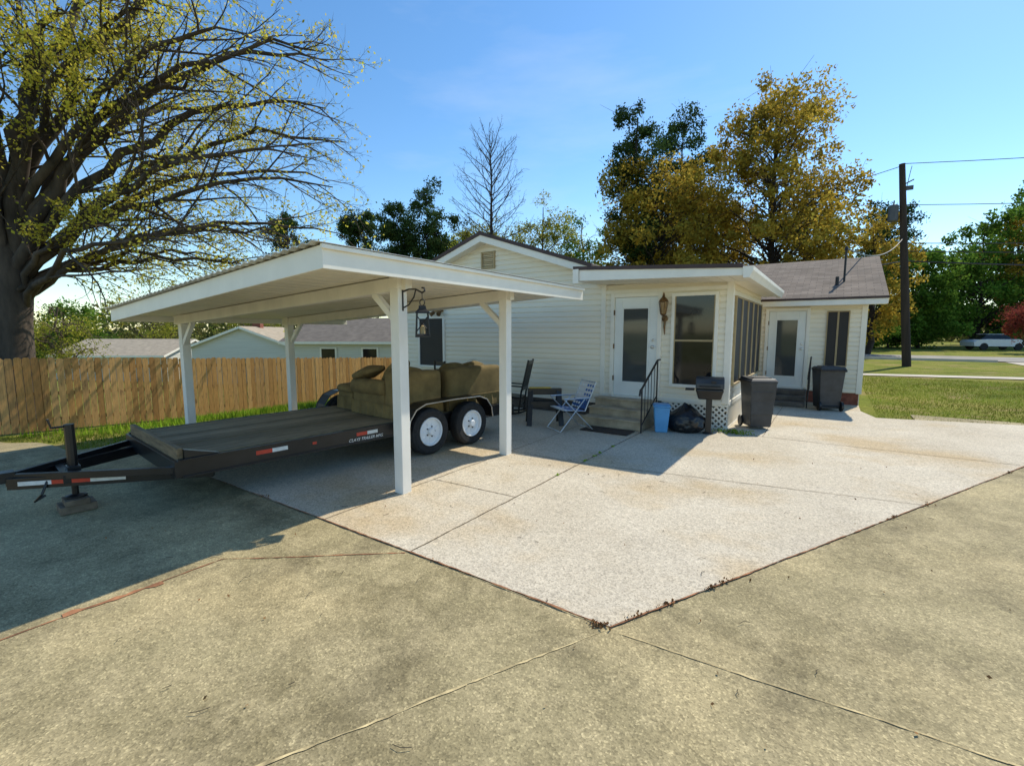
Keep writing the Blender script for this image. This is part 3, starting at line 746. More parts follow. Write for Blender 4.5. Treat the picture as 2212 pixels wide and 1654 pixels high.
r.tube([(JX, -4.15, .86), (JX, -4.28, .86), (JX, -4.30, .95)], .012, 6); r.lathe((JX, -4.15, .135), (0, 0, 1), [(.09, 0), (.09, .015), (.03, .03)], 12)
r.box(JX - .08, JX + .08, -4.2, -4.1, .38, .46)
r.tube([(.24, -4.35, .37), (.27, -4.4, .25), (.22, -4.45, .18), (.2, -4.37, .22)], .012, 6)
for yy in (-.42, .42): r.tube([(-1.05, yy, .36), (1.05, yy, .36)], .035, 8)
r.box(.93, .97, -.8, .8, DZ - .3, DZ - .2); r.box(-.97, -.93, -.8, .8, DZ - .3, DZ - .2)
r.box(.72, 1.12, YRt + .02, YRt + .07, DZ - .2, DZ - .02); r.box(-1.1, -.72, YRt + .02, YRt + .07, DZ - .2, DZ - .02)
r.build('frame', M_black, tr, bevel=0.003)
r = MB(TM)
for k in range(10):
    z = DZ - .2 - k * .035; c0 = Vector((-.03 + .012 * math.sin(k), CY - .15, z)); ax = Vector((1, 0, 0)) if k % 2 else Vector((0, 1, 0))
    r.tube([c0 + ax * (.016 * math.cos(a)) + Z * (.026 * math.sin(a)) for a in [j * math.pi / 4 for j in range(9)]], .006, 5, cap=False)
r.build('safety_chain', M_chrome, tr)
for sx in (-1, 1):
    r = MB(TM)
    prof = [(-.86, .40), (-.83, .56), (-.72, .70), (-.55, .765), (0, .775), (.55, .765), (.72, .70), (.83, .56), (.86, .40)]
    x0, x1 = sorted((sx * 1.035, sx * 1.30))
    for (a, b), (c_, d) in zip(prof[:-1], prof[1:]):
        r.hexa([(x0, a, b), (x1, a, b), (x1, c_, d), (x0, c_, d), (x0, a, b + .008), (x1, a, b + .008), (x1, c_, d + .008), (x0, c_, d + .008)])
    r.build('fender', M_black, tr)
    r = MB(TM); r.tube([(sx * 1.30, a, b + .004) for a, b in prof], .010, 6); r.build('fender_trim', M_chrome if sx > 0 else M_black, tr)
    for yy in (-.42, .42):
        c0 = Vector((sx * 1.06, yy, .345)); ax = Vector((sx, 0, 0))
        t = MB(TM)
        t.lathe(c0, ax, [(.20, 0), (.30, .0), (.335, .025), (.345, .06), (.345, .15), (.335, .185), (.30, .208), (.225, .20), (.205, .17), (.20, .05)], 40)
        t.build('tire', M_rubber, tr)
        t = MB(TM)
        t.lathe(c0, ax, [(.206, .16), (.212, .196), (.203, .203), (.192, .198), (.186, .15)], 32)
        t.lathe(c0 + ax * .16, ax, [(.055, 0), (.055, .045), (.045, .06), (.0405, .062)], 20)
        t.lathe(c0 + ax * .135, ax, [(.105, 0), (.10, .03), (.06, .036)], 24)
        a1 = Vector((0, 1, 0)); a2 = Z
        for k in range(8):
            an = k * math.pi / 4 + .2
            d0 = a1 * math.cos(an) + a2 * math.sin(an); sd_ = -a1 * math.sin(an) + a2 * math.cos(an)
            p0 = c0 + ax * .165 + d0 * .085; p1 = c0 + ax * .155 + d0 * .192
            t.hexa([p0 - sd_ * .024 - ax * .01, p0 + sd_ * .024 - ax * .01, p1 + sd_ * .055 - ax * .01, p1 - sd_ * .055 - ax * .01,
                    p0 - sd_ * .024 + ax * .006, p0 + sd_ * .024 + ax * .006, p1 + sd_ * .055 + ax * .006, p1 - sd_ * .055 + ax * .006])
        t.build('wheel_rim', M_whitep, tr, bevel=0.003)
        t = MB(TM); t.lathe(c0, ax, [(.195, .10), (.195, .12), (.18, .125)], 24)
        for k in range(5):
            an = k * 2 * math.pi / 5; t.lathe(c0 + ax * .172 + (a1 * math.cos(an) + a2 * math.sin(an)) * .075, ax, [(.011, 0), (.011, .014), (.006, .016)], 6)
        t.build('wheel_inner', M_iron, tr)
r = MB(TM)
def tape(y0, y1, z0=DZ - .10, h=.045):
    ym = (y0 + y1) / 2; r.box(1.031, 1.034, y0, ym, z0, z0 + h, 1); r.box(1.031, 1.034, ym, y1, z0, z0 + h, 0)
tape(-2.75, -2.40); tape(-1.50, -1.18)
b0_ = Vector((.95, YFt + .3, DZ - .2)); d = Vector((.06, CY, DZ - .17)) - b0_
o_ = Vector((-d.y, d.x, 0)).normalized()
if o_.x < 0: o_ = -o_
for ta, tb, mi in ((.45, .62, 0), (.62, .80, 1), (.80, .95, 0)):
    p0 = b0_ + d * ta; p1 = b0_ + d * tb
    r.hexa([p0 + o_ * .031 - Z * .02, p1 + o_ * .031 - Z * .02, p1 + o_ * .034 - Z * .02, p0 + o_ * .034 - Z * .02, p0 + o_ * .031 + Z * .02, p1 + o_ * .031 + Z * .02, p1 + o_ * .034 + Z * .02, p0 + o_ * .034 + Z * .02], mi)
r.box(1.031, 1.036, -2.1, -2.05, DZ - .1, DZ - .07, 1)
r.build('reflective_tape', [M_wht, M_red], tr)
tc = bpy.data.curves.new('maker_lettering', 'FONT'); tc.body = 'Clays Trailer Mfg.'.upper(); tc.size = 0.056; tc.shear = 0.35; tc.extrude = 0.001; tc.offset = 0.0006
to = bpy.data.objects.new('maker_lettering', tc); scene.collection.objects.link(to); tc.materials.append(M_wht)
to.matrix_world = TM @ Matrix.Translation((1.0325, -1.62, DZ - .165)) @ Matrix.Rotation(rad(90), 4, 'Z') @ Matrix.Rotation(rad(90), 4, 'X')
to.parent = tr; to.matrix_parent_inverse = Matrix.Translation(tr.location).inverted()
wbe = empty('wood_blocks', TM @ Vector((JX, -4.15, 0)))
wb = MB(TM); wb.box(JX - .13, JX + .13, -4.29, -4.01, .0, .075); wb.box(JX - .10, JX + .14, -4.25, -4.06, .077, .133); wb.build('blocks', simple('block_wood', (.2, .15, .1), .9, .3), wbe, bevel=.006)

# ------------------------------------------------------------------ SOFAS on the trailer deck
def soft(name, boxes, bev, parent, amp=.008, M=TM, sd=0, mat=None, crown=0.0):
    r = MB()
    for b in boxes: r.box(*b)
    o = r.build(name, mat or M_fabric, parent)
    bm = bmesh.new(); bm.from_mesh(o.data)
    b = boxes[0]; ctr = Vector(((b[0] + b[1]) / 2, (b[2] + b[3]) / 2, (b[4] + b[5]) / 2)); hx, hy, hz = (b[1] - b[0]) / 2, (b[3] - b[2]) / 2, (b[5] - b[4]) / 2
    bmesh.ops.bevel(bm, geom=list(bm.edges), offset=bev, segments=4, affect='EDGES', profile=.5)
    bmesh.ops.subdivide_edges(bm, edges=[e for e in bm.edges if e.calc_length() > .10], cuts=5, use_grid_fill=True)
    bm.normal_update()
    for v in bm.verts:
        q = v.co - ctr; u = max(0, 1 - (q.x / hx) ** 2); w_ = max(0, 1 - (q.y / hy) ** 2); t = max(0, 1 - (q.z / hz) ** 2)
        puff = crown * max(u * w_, u * t, w_ * t)
        v.co += v.normal * (puff + mn.noise(v.co * 6 + Vector((sd, 0, 0))) * amp + mn.noise(v.co * 17) * amp * .3)
    bmesh.ops.transform(bm, matrix=M, verts=bm.verts)
    bm.to_mesh(o.data); bm.free()
    for p in o.data.polygons: p.use_smooth = True
    return o
def skirt(parent, pts, mat, z0):
    r = MB(TM)
    for a, b in zip(pts[:-1], pts[1:]):
        A = Vector((*a, 0)); B = Vector((*b, 0)); dd = (B - A).normalized(); nn = Vector((dd.y, -dd.x, 0)); n = max(8, int((B - A).length / .04)); vs = []
        for i in range(n + 1):
            p = A.lerp(B, i / n) + nn * (.016 * (1 if i % 5 == 0 else 0))
            vs += [p + Z * z0, p - nn * .014 + Z * (z0 + .20)]
        r.add(vs, [(2 * i, 2 * i + 2, 2 * i + 3, 2 * i + 1) for i in range(n)])
        r.tube([A + Z * (z0 + .205), B + Z * (z0 + .205)], .008, 6)
    r.build('skirt', mat, parent, recalc=False)
z0 = DZ + .012
def couch(name, x0, x1, y0, y1, hb, cushions, mat, seed):
    e = empty(name, TM @ Vector(((x0 + x1) / 2, (y0 + y1) / 2, DZ)))
    soft('base', [(x0 + .03, x1 - .03, y0 + .02, y1 - .02, z0 + .02, z0 + .36)], .02, e, mat=mat, sd=seed)
    soft('back', [(x1 - .24, x1, y0 + .01, y1 - .01, z0 + .05, z0 + hb)], .07, e, mat=mat, sd=seed + 1, crown=.012)
    for a in (y0, y1 - .17): soft('arm', [(x0, x1 - .22, a, a + .17, z0 + .05, z0 + .42)], .02, e, mat=mat, sd=seed + a)
    r = MB(TM)
    for a in (y0 + .07, y1 - .07):
        r.lathe((x0 - .015, a, z0 + .42), (1, 0, 0), [(.05, -.018), (.10, -.006), (.122, .02), (.125, .3), (.125, x1 - x0 - .30), (.11, x1 - x0 - .20)], 28)
    r.build('rolled_arms', mat, e, smooth=True)
    iw = (y1 - y0 - .36) / cushions
    for i in range(cushions):
        a = y0 + .18 + i * iw
        soft('seat_cushion', [(x0 - .03, x1 - .26, a, a + iw - .01, z0 + .34, z0 + .46)], .045, e, mat=mat, sd=seed + i, crown=.02)
        soft('back_cushion', [(x1 - .46, x1 - .20, a, a + iw - .015, z0 + .45, z0 + hb + .02)], .07, e, amp=.012, mat=mat, sd=seed + i + 4, crown=.05)
    skirt(e, [(x0 - .01, y1), (x0 - .01, y0 - .01), (x1 + .01, y0 - .01), (x1 + .01, y1)], mat, z0)
    return e
lv = couch('armchair', -.12, .93, -.84, .10, .66, 1, M_fabric, 2)
for (a, b_, rx, ry_) in ((.08, -.66, -14, 8), (.42, -.40, -48, 4)):
    soft('pillow', [(-.24, .22, -.17, .16, -.035, .05)], .03, lv, M=TM @ Matrix.Translation((a, b_, z0 + .62)) @ Matrix.Rotation(rad(rx), 4, 'Y') @ Matrix.Rotation(rad(ry_), 4, 'X'), amp=.012, sd=a, crown=.06)
couch('sofa', -.05, .985, .17, 1.45, .67, 2, M_fabric2, 9)
ot = empty('ottoman', TM @ Vector((-.5, -.5, DZ)))
soft('base', [(-.72, -.28, -.75, -.22, z0 + .0, z0 + .28)], .02, ot)
soft('cushion', [(-.74, -.26, -.77, -.20, z0 + .27, z0 + .39)], .05, ot, crown=.03)
skirt(ot, [(-.73, -.2), (-.73, -.76), (-.27, -.76), (-.27, -.2)], M_fabric, z0)

# ------------------------------------------------------------------ BINS, GRILL etc.
def wheelie(loc, rot, k=1.0, kz=1.0):
    e = empty('wheeled_trash_bin', loc); M = Matrix.Translation(loc) @ Matrix.Rotation(rad(rot), 4, 'Z') @ Matrix.Diagonal((k, k, kz, 1))
    r = MB(M); r.frustum(0, 0, .05, .93, .44, .46, .56, .60, 0)
    r.box(-.29, .29, -.31, .31, .90, .935)
    r.box(-.24, .24, -.27, -.235, .30, .62)
    r.box(-.22, .22, -.29, -.27, .72, .76)
    r.build('body', M_plastic, e, bevel=.02, seg=3)
    r = MB(M); r.hexa([(-.30, -.33, .94), (.30, -.33, .94), (.30, .32, .94), (-.30, .32, .94), (-.25, -.27, .99), (.25, -.27, .99), (.26, .30, 1.01), (-.26, .30, 1.01)])
    r.box(-.2, .2, -.2, .2, .992, 1.012)
    r.build('lid', M_plastic, e, bevel=.018, seg=3)
    r = MB(M)
    for sx in (-.27, .225): r.lathe((sx, .26, .11), (1, 0, 0), [(.05, 0), (.11, .0), (.11, .045), (.05, .045)], 20)
    r.tube([(-.25, .26, .11), (.25, .26, .11)], .012, 6); r.tube([(-.26, .37, .93), (.26, .37, .93)], .015, 8); r.box(-.28, -.25, .28, .38, .9, .95); r.box(.25, .28, .28, .38, .9, .95)
    r.build('wheels_and_handle', M_black, e)
wheelie((-1.10, 9.80, 0), 30, .82, .95)
wheelie((-0.04, 13.05, 0), 200, .9)

g = empty('pedestal_grill', (-1.74, 8.75, 0))
GM = Matrix.Translation((-1.74, 8.75, 0)) @ Matrix.Rotation(rad(12), 4, 'Z')
r = MB(GM); r.box(-.05, .05, -.05, .05, 0, .66); r.lathe((0, 0, 0), (0, 0, 1), [(.09, 0), (.09, .02), (.05, .03)], 16); r.build('post', M_black, g, bevel=.005)
r = MB(GM); r.frustum(0, 0, .62, .80, .36, .26, .46, .34); r.build('firebox', M_black, g, bevel=.02)
r = MB(GM)
pr = [(-.17, .81), (-.165, .90), (-.12, .98), (-.03, 1.01), (.06, 1.01), (.14, .97), (.17, .90), (.17, .81)]
vs = [(-.23, a, b) for a, b in pr] + [(.23, a, b) for a, b in pr]; k = len(pr)
r.add(vs, [tuple(range(k)), tuple(range(2 * k - 1, k - 1, -1))] + [(i, (i + 1) % k, k + (i + 1) % k, k + i) for i in range(k)])
r.build('lid', M_plastic, g, bevel=.012)
r = MB(GM); r.tube([(-.16, -.17, .86), (-.16, -.215, .86), (.16, -.215, .86), (.16, -.17, .86)], .011, 8); r.box(-.40, -.25, -.12, .12, .77, .79); r.box(.02, .10, -.18, -.172, .92, .95); r.build('handle_and_shelf', M_iron, g)

BM_ = Matrix.Translation((-2.48, 8.45, 0)) @ Matrix.Rotation(rad(20), 4, 'Z')
b = empty('blue_waste_basket', (-2.48, 8.45, 0))
r = MB(BM_); r.frustum(0, 0, .0, .46, .21, .21, .28, .28); r.build('body', M_blue, b, bevel=.02, seg=3)
r = MB(BM_); r.box(-.15, .15, -.15, .15, .462, .49); r.box(-.13, .13, -.13, .13, .491, .51); r.build('rim', M_blue, b, bevel=.008)

bm = bmesh.new(); bmesh.ops.create_icosphere(bm, subdivisions=5, radius=1)
for v in bm.verts:
    p = v.co.copy(); nz = mn.noise(p * 2.2) * .12 + abs(mn.noise(p * 5)) * .10 + mn.noise(p * 13) * .03
    v.co = p * (1 + nz); v.co.z *= (1.0 if v.co.z > 0 else .75)
    if v.co.z < -.55: v.co.z = -.55
    t = max(0, v.co.z - .55); v.co.x *= 1 - 1.2 * t; v.co.y *= 1 - 1.2 * t; v.co.z += t * .5
me = bpy.data.meshes.new('garbage_bag'); bm.to_mesh(me); bm.free(); me.materials.append(M_bag)
for p in me.polygons: p.use_smooth = True
o = bpy.data.objects.new('garbage_bag', me); scene.collection.objects.link(o); o.scale = (.33, .25, .28); o.location = (-2.12, 8.72, .155)

ch = empty('folding_lawn_chair', (-3.98, 7.72, 0))
CM = Matrix.Translation((-3.98, 7.72, 0)) @ Matrix.Rotation(rad(-35), 4, 'Z')
r = MB(CM); hw = .26
for sx in (-hw, hw):
    r.tube([(sx, -.24, .40), (sx, .20, .36), (sx, .42, .88)], .012, 8)
    r.tube([(sx * 1.05, -.30, .01), (sx * 1.05, .20, .60)], .012, 8); r.tube([(sx * 1.05, .36, .01), (sx * 1.05, -.22, .58)], .012, 8)
    r.tube([(sx * 1.05, -.24, .60), (sx * 1.05, .30, .60)], .014, 8)
r.tube([(-hw, .42, .88), (hw, .42, .88)], .012, 8); r.tube([(-hw, -.24, .40), (hw, -.24, .40)], .012, 8)
r.tube([(-hw * 1.05, -.30, .012), (hw * 1.05, -.30, .012)], .012, 8); r.tube([(-hw * 1.05, .36, .012), (hw * 1.05, .36, .012)], .012, 8)
r.build('aluminium_frame', M_chrome, ch)
r = MB(CM)
for i in range(6):
    x = -.22 + i * .088; off = .004 * (i % 2)
    r.beam((x, -.24, .41 + off), (x, .18, .372 + off), .06, .002); r.beam((x, .21, .39), (x, .415, .87), .06, .002, up=Vector((0, -1, .4)))
for i in range(5):
    t = (i + .5) / 5; r.beam((-hw, -.24 + .42 * t, .413 - .038 * t), (hw, -.24 + .42 * t, .413 - .038 * t), .06, .002)
for i in range(6):
    t = (i + .5) / 6; r.beam((-hw, .203 + .21 * t, .39 + .49 * t), (hw, .203 + .21 * t, .39 + .49 * t), .002, .06)
r.build('webbing', M_web, ch)

def sawhorse(loc, rot):
    e = empty('plastic_sawhorse', loc); M = Matrix.Translation(loc) @ Matrix.Rotation(rad(rot), 4, 'Z')
    r = MB(M)
    for sx in (-.27, .27):
        for sy in (-1, 1): r.beam((sx, sy * .03, .68), (sx + (.04 if sx > 0 else -.04), sy * .24, .0), .10, .04)
        r.beam((sx, -.14, .32), (sx, .14, .32), .03, .06)
    for sy in (-.13, .13): r.box(-.28, .28, sy - .01, sy + .01, .34, .46)
    r.box(-.33, .33, -.06, .06, .58, .70)
    r.build('legs', M_black, e, bevel=.006)
    r = MB(M); r.box(-.30, .12, -.065, .065, .702, .72); r.build('top_rail', M_yellow, e, bevel=.004)
sawhorse((-4.6, 7.9, 0), 35)
rk = empty('black_rocking_chair', (-5.85, 8.55, 0)); r = MB(Matrix.Translation((-5.75, 8.5, 0)) @ Matrix.Rotation(rad(-70), 4, 'Z'))
for sx in (-.25, .25):
    r.tube([(sx, -.42 + .9 * t, .035 + .13 * (2 * t - .9) ** 2) for t in [k / 10 for k in range(11)]], .02, 6)
    r.tube([(sx, -.22, .05), (sx, -.24, .64)], .018, 8); r.tube([(sx, .18, .04), (sx, .24, .5), (sx, .40, 1.20)], .02, 8)
    r.beam((sx, -.30, .655), (sx, .28, .63), .07, .025)
r.beam((0, -.26, .42), (0, .22, .38), .5, .03)
for z, y_ in ((1.14, .388), (.58, .265)): r.beam((-.25, y_, z), (.25, y_, z), .03, .07)
for i in range(6): x = -.19 + i * .076; r.beam((x, .265, .58), (x, .385, 1.12), .035, .012)
for y_ in (-.22, .18): r.tube([(-.25, y_, .22), (.25, y_, .22)], .012, 6)
r.build('frame', M_black, rk)
h = empty('black_chair', (-7.75, 8.6, 0)); r = MB(Matrix.Translation((-7.75, 8.6, 0)) @ Matrix.Rotation(rad(170), 4, 'Z'))
for sx in (-.2, .2):
    r.beam((sx, -.2, 0), (sx, -.2, .45), .035, .035); r.beam((sx, .2, 0), (sx, .24, 1.1), .035, .035)
r.box(-.22, .22, -.22, .22, .45, .48)
for z in (.65, .82, 1.0): r.box(-.2, .2, .21, .235, z, z + .08)
r.build('frame', M_black, h, bevel=.004)
h = empty('pedestal_fan', (-7.0, 8.7, 0)); r = MB(Matrix.Translation((-7.0, 8.7, 0)))
r.lathe((0, 0, 0), (0, 0, 1), [(.2, 0), (.2, .02), (.03, .04)], 20); r.tube([(0, 0, .03), (0, 0, .85)], .015, 8)
for rr in (.20, .15, .1, .05):
    for yy in (-.07, .03): r.tube([(rr * math.cos(a), yy - (.02 if rr < .18 else -.0), .95 + rr * math.sin(a)) for a in [k * math.pi / 10 for k in range(21)]], .003, 4, cap=False)
for k in range(12):
    a = k * math.pi / 6; r.tube([(0, -.09, .95), (.2 * math.cos(a), -.07, .95 + .2 * math.sin(a))], .002, 4)
for k in range(4):
    a = k * math.pi / 2 + .3
    q = [(.02 * math.cos(a), -.03, .95 + .02 * math.sin(a)), (.17 * math.cos(a - .3), -.035, .95 + .17 * math.sin(a - .3)), (.17 * math.cos(a + .4), -.01, .95 + .17 * math.sin(a + .4)), (.02 * math.cos(a + 1), -.02, .95 + .02 * math.sin(a + 1))]
    r.hexa(q + [(u[0], u[1] + .003, u[2]) for u in q])
r.lathe((0, .03, .95), (0, 1, 0), [(.06, 0), (.05, .12)], 12)
r.build('fan_parts', simple('fan_grey', (.4, .4, .4), .5), h)

# ------------------------------------------------------------------ UTILITY POLE + WIRES
PL = Vector((3.3, 32.2, 0)); TOPV = RIGHT * -1.15
pl = empty('utility_pole', PL); r = MB(Matrix.Translation(PL))
pz = lambda z: TOPV * (z / 10.2) + Z * z
r.tube([pz(-.1), pz(5), pz(10.2)], [.20, .17, .13], 14)
r.build('pole', M_pole, pl)
r = MB(Matrix.Translation(PL + TOPV * .75))
r.lathe((-.42, -.1, 7.4), (0, 0, 1), [(.18, 0), (.22, .05), (.22, .75), (.18, .82), (.05, .86)], 18)
r.beam((0, 0, 7.9), (-.4, -.1, 7.9), .05, .06); r.tube([(-.42, -.1, 8.26), (-.42, -.1, 8.45)], .03, 8)
r.box(.0, .3, -.1, .0, 8.9, 9.1); r.tube([(-.1, 0, 9.2), (.3, 0, 9.4)], .03, 6)
r.build('transformer', simple('transformer_grey', (.09, .09, .1), .6), pl)
def wire(a, b, sag, n=16):
    a = Vector(a); b = Vector(b); return [a.lerp(b, i / n) - Z * (sag * 4 * (i / n) * (1 - i / n)) for i in range(n + 1)]
we = empty('power_lines', (3.3, 32.2, 9)); r = MB()
for (z, b, sg, rr) in ((10.2, (45, 48, 12.0), .8, .018), (8.2, (45, 46, 9.0), .9, .018), (6.3, (45, 47, 6.8), .7, .022), (5.9, (45, 47, 6.0), .7, .022), (5.4, (45, 47, 5.3), .9, .035),
                      (10.1, (-40, 60, 11.5), 1.0, .018), (5.4, (-40, 60, 6.0), .9, .035), (6.6, (.15, 15.2, 3.95), .5, .018)):
    r.tube(wire(PL + pz(z), b, sg), rr, 5)
r.tube(wire(PL + pz(10.1) + RIGHT * .5, PL + pz(8.6) + RIGHT * .1, -.1), .014, 5)
r.build('wires', M_black, we)
sg = empty('street_sign', (1.3, 39, 0)); r = MB(Matrix.Translation((1.3, 38.8, 0))); r.tube([(0, 0, 0), (0, 0, 2.2)], .03, 6); r.box(-.25, .25, -.02, .02, 1.75, 2.2); r.build('sign_panel_and_post', simple('sign_grey', (.5, .5, .5), .5), sg, bevel=.01)

def car(loc, rot):
    e = empty('parked_car', loc); M = Matrix.Translation(loc) @ Matrix.Rotation(rad(rot), 4, 'Z')
    body = [(-2.2, .35), (-2.25, .75), (-2.0, .95), (-1.2, 1.02), (1.4, 1.0), (2.1, .85), (2.25, .6), (2.2, .32)]
    r = MB(M); k = len(body)
    r.add([(a, -.88, b_) for a, b_ in body] + [(a, .88, b_) for a, b_ in body], [tuple(range(k)), tuple(range(2 * k - 1, k - 1, -1))] + [(i, (i + 1) % k, k + (i + 1) % k, k + i) for i in range(k)])
    r.box(-1.05, .35, -.66, .66, 1.445, 1.49)
    r.build('body', M_carw, e, bevel=.06, seg=3)
    r = MB(M); r.hexa([(-1.7, -.8, 1.0), (1.1, -.8, 1.0), (1.1, .8, 1.0), (-1.7, .8, 1.0), (-1.05, -.66, 1.44), (.35, -.66, 1.44), (.35, .66, 1.44), (-1.05, .66, 1.44)]); r.build('windows', M_glass, e, bevel=.03)
    for x in (-1.4, 1.4):
        for yv in (-.9, .72):
            r = MB(M); r.lathe((x, yv, .33), (0, 1, 0), [(.18, 0), (.33, 0), (.33, .18), (.18, .18)], 20); r.build('wheel', M_rubber, e)
car((12.6, 62.5, float(H(12.6, 62.5)) + .02), 25)

# ------------------------------------------------------------------ NEIGHBOUR HOUSES
def gable_house(name, lat, fwd, w, d, rot, base, eave, ridge, mroof, wins=2, chimney=False):
    p = site(lat, fwd, base); e = empty(name, p)
    M = Matrix.Translation(p) @ Matrix.Rotation(rad(rot), 4, 'Z'); H1 = eave - base; H2 = ridge - base
    r = MB(M); r.box(-w / 2, w / 2, -d / 2, d / 2, 0, H1)
    for sx in (-1, 1): r.poly([(sx * w / 2, -d / 2, H1), (sx * w / 2, d / 2, H1), (sx * w / 2, 0, H2 - .05)])
    z = .2
    while z < H1: r.box(-w / 2 - .01, w / 2 + .01, -d / 2 - .015, -d / 2 - .001, z, z + .09); r.box(w / 2 + .001, w / 2 + .015, -d / 2, d / 2, z, z + .09); z += .2
    r.build('walls', M_nwhite, e)
    r = MB(M)
    for sy in (-1, 1):
        y0 = sy * (d / 2 + .4); ze = H1 - .4 * (H2 - H1) / (d / 2); a = w / 2 + .3
        r.hexa([(-a, y0, ze), (a, y0, ze), (a, 0, H2), (-a, 0, H2), (-a, y0, ze + .1), (a, y0, ze + .1), (a, 0, H2 + .1), (-a, 0, H2 + .1)])
    r.build('roof', mroof, e)
    r = MB(M)
    for sx in (-1, 1):
        for sy in (-1, 1):
            y0 = sy * (d / 2 + .4); ze = H1 - .4 * (H2 - H1) / (d / 2); a = sx * (w / 2 + .32)
            r.beam((a, y0, ze + .0), (a, 0, H2 + .0), .03, .16)
    r.box(-w / 2 - .3, w / 2 + .3, -d / 2 - .44, -d / 2 - .41, ze - .05, ze + .09)
    r.build('rake_trim', M_trim, e)
    for i in range(wins):
        x = -w / 2 + w * (i + 1) / (wins + 1)
        r = MB(M); r.box(x - .5, x + .5, -d / 2 - .06, -d / 2 - .02, H1 - 1.5, H1 - .4); r.build('window_frame', M_trim, e)
        r = MB(M); r.box(x - .4, x + .4, -d / 2 - .07, -d / 2 - .061, H1 - 1.42, H1 - .48); r.build('window_glass', M_glass, e)
    if chimney:
        r = MB(M); r.box(.8, 1.5, -.3, .3, H2 - .5, H2 + .7); r.box(.75, 1.55, -.35, .35, H2 + .701, H2 + .8); r.build('chimney', M_brick, e)
    return e
gable_house('neighbour_white_house', -8.9, 30, 7.4, 6.5, 28, -2.2, 1.3, 2.55, M_nroof, 2)
gable_house('neighbour_cottage', -21.0, 40, 9, 7, -48, -2.6, 0.7, 2.1, M_nroof2, 3, True)
gable_house('neighbour_bungalow', -33, 42, 9, 7, 34, -2.8, -0.1, 1.05, M_nroof2, 2)

# ------------------------------------------------------------------ TREES
def tubes_mesh(name, lines, mat, parent):
    V = []; Fc = []; off = 0
    for pts, rads, k in lines:
        n = len(pts); t = np.gradient(pts, axis=0); t /= (np.linalg.norm(t, axis=1)[:, None] + 1e-9)
        ref = np.array([0.31, 0.17, 0.93]) if abs(t[0, 2]) < .85 else np.array([1.0, .1, 0])
        a = np.cross(t, ref); a /= (np.linalg.norm(a, axis=1)[:, None] + 1e-9); b = np.cross(t, a)
        an = np.arange(k) * 2 * math.pi / k
        ring = pts[:, None, :] + rads[:, None, None] * (np.cos(an)[None, :, None] * a[:, None, :] + np.sin(an)[None, :, None] * b[:, None, :])
        V.append(ring.reshape(-1, 3))
        i = np.arange(n - 1)[:, None] * k; j = np.arange(k)[None, :]; j2 = (j + 1) % k
        Fc.append(np.stack([i + j, i + j2, i + k + j2, i + k + j], -1).reshape(-1, 4) + off)
        off += n * k
    return np_mesh(name, np.vstack(V), np.vstack(Fc), mat, parent, True)
def unit(v): return v / (math.sqrt(v.dot(v)) + 1e-9)
def grow(lines, tips, p, d, L, r0, lvl, maxl, rng, cfg):
    n = cfg['seg'][lvl]; pts = [p]; dd = unit(d); st = L / n
    for i in range(n):
        dd = unit(dd + rng.normal(0, cfg['wander'][lvl], 3) + np.array([0, 0, cfg['up'][lvl]]))
        pts.append(pts[-1] + dd * st)
    pts = np.array(pts); rads = np.linspace(r0, r0 * .25, n + 1)
    lines.append((pts, rads, cfg['k'][lvl]))
    spawn(lines, tips, pts, rads, L, lvl, maxl, rng, cfg)
def spawn(lines, tips, pts, rads, L, lvl, maxl, rng, cfg):
    if lvl >= maxl:
        tips.append(pts); return
    nb = cfg['n'][lvl]; n = len(pts) - 1
    for i in range(nb):
        t = cfg['t0'][lvl] + (1 - cfg['t0'][lvl]) * (i + rng.uniform(0, 1)) / nb
        f = t * n; k = min(int(f), n - 1); q = pts[k] + (pts[k + 1] - pts[k]) * (f - k)
        tan = unit(pts[k + 1] - pts[k]); pr = rng.normal(0, 1, 3); pr[2] += cfg.get('pz', 0.2); pr = unit(pr - tan * pr.dot(tan))
        nd = unit(tan * cfg['fw'][lvl] + pr)
        ln = L * cfg['lr'][lvl] * (1 - .5 * t) * rng.uniform(.7, 1.25)
        r = max(cfg['rmin'], min(rads[k] * .6, ln * .014))
        grow(lines, tips, q, nd, ln, r, lvl + 1, maxl, rng, cfg)

rng = np.random.default_rng(21)
bt = empty('large_spring_tree', site(-15.4, 14.5, -1.0))
O = np.array(site(-15.4, 14.5, 0)); Rn = np.array(RIGHT); Fn = np.array(FWD)
lines = []; tips = []
trunk = np.array([O + np.array([0, 0, z]) + Rn * dx for z, dx in ((-1.4, 0), (-.6, .0), (.5, .03), (2, .12), (3.4, .3), (4.6, .2), (6, .1), (8, -.1), (10.5, 0), (13, .3))])
lines.append((trunk, np.array([.75, .55, .48, .45, .46, .36, .28, .2, .13, .05]), 14))
cfg = dict(seg=[6, 9, 6, 4, 3], wander=[.1, .08, .12, .16, .2], up=[0, .0, -.01, .0, .02], k=[8, 7, 5, 3, 3], n=[0, 12, 7, 4, 0], t0=[0, .25, .12, .1, 0], fw=[1, 1.35, 1.3, 1.2, 1], lr=[0, .40, .5, .5, 0], rmin=.0045, pz=.0)
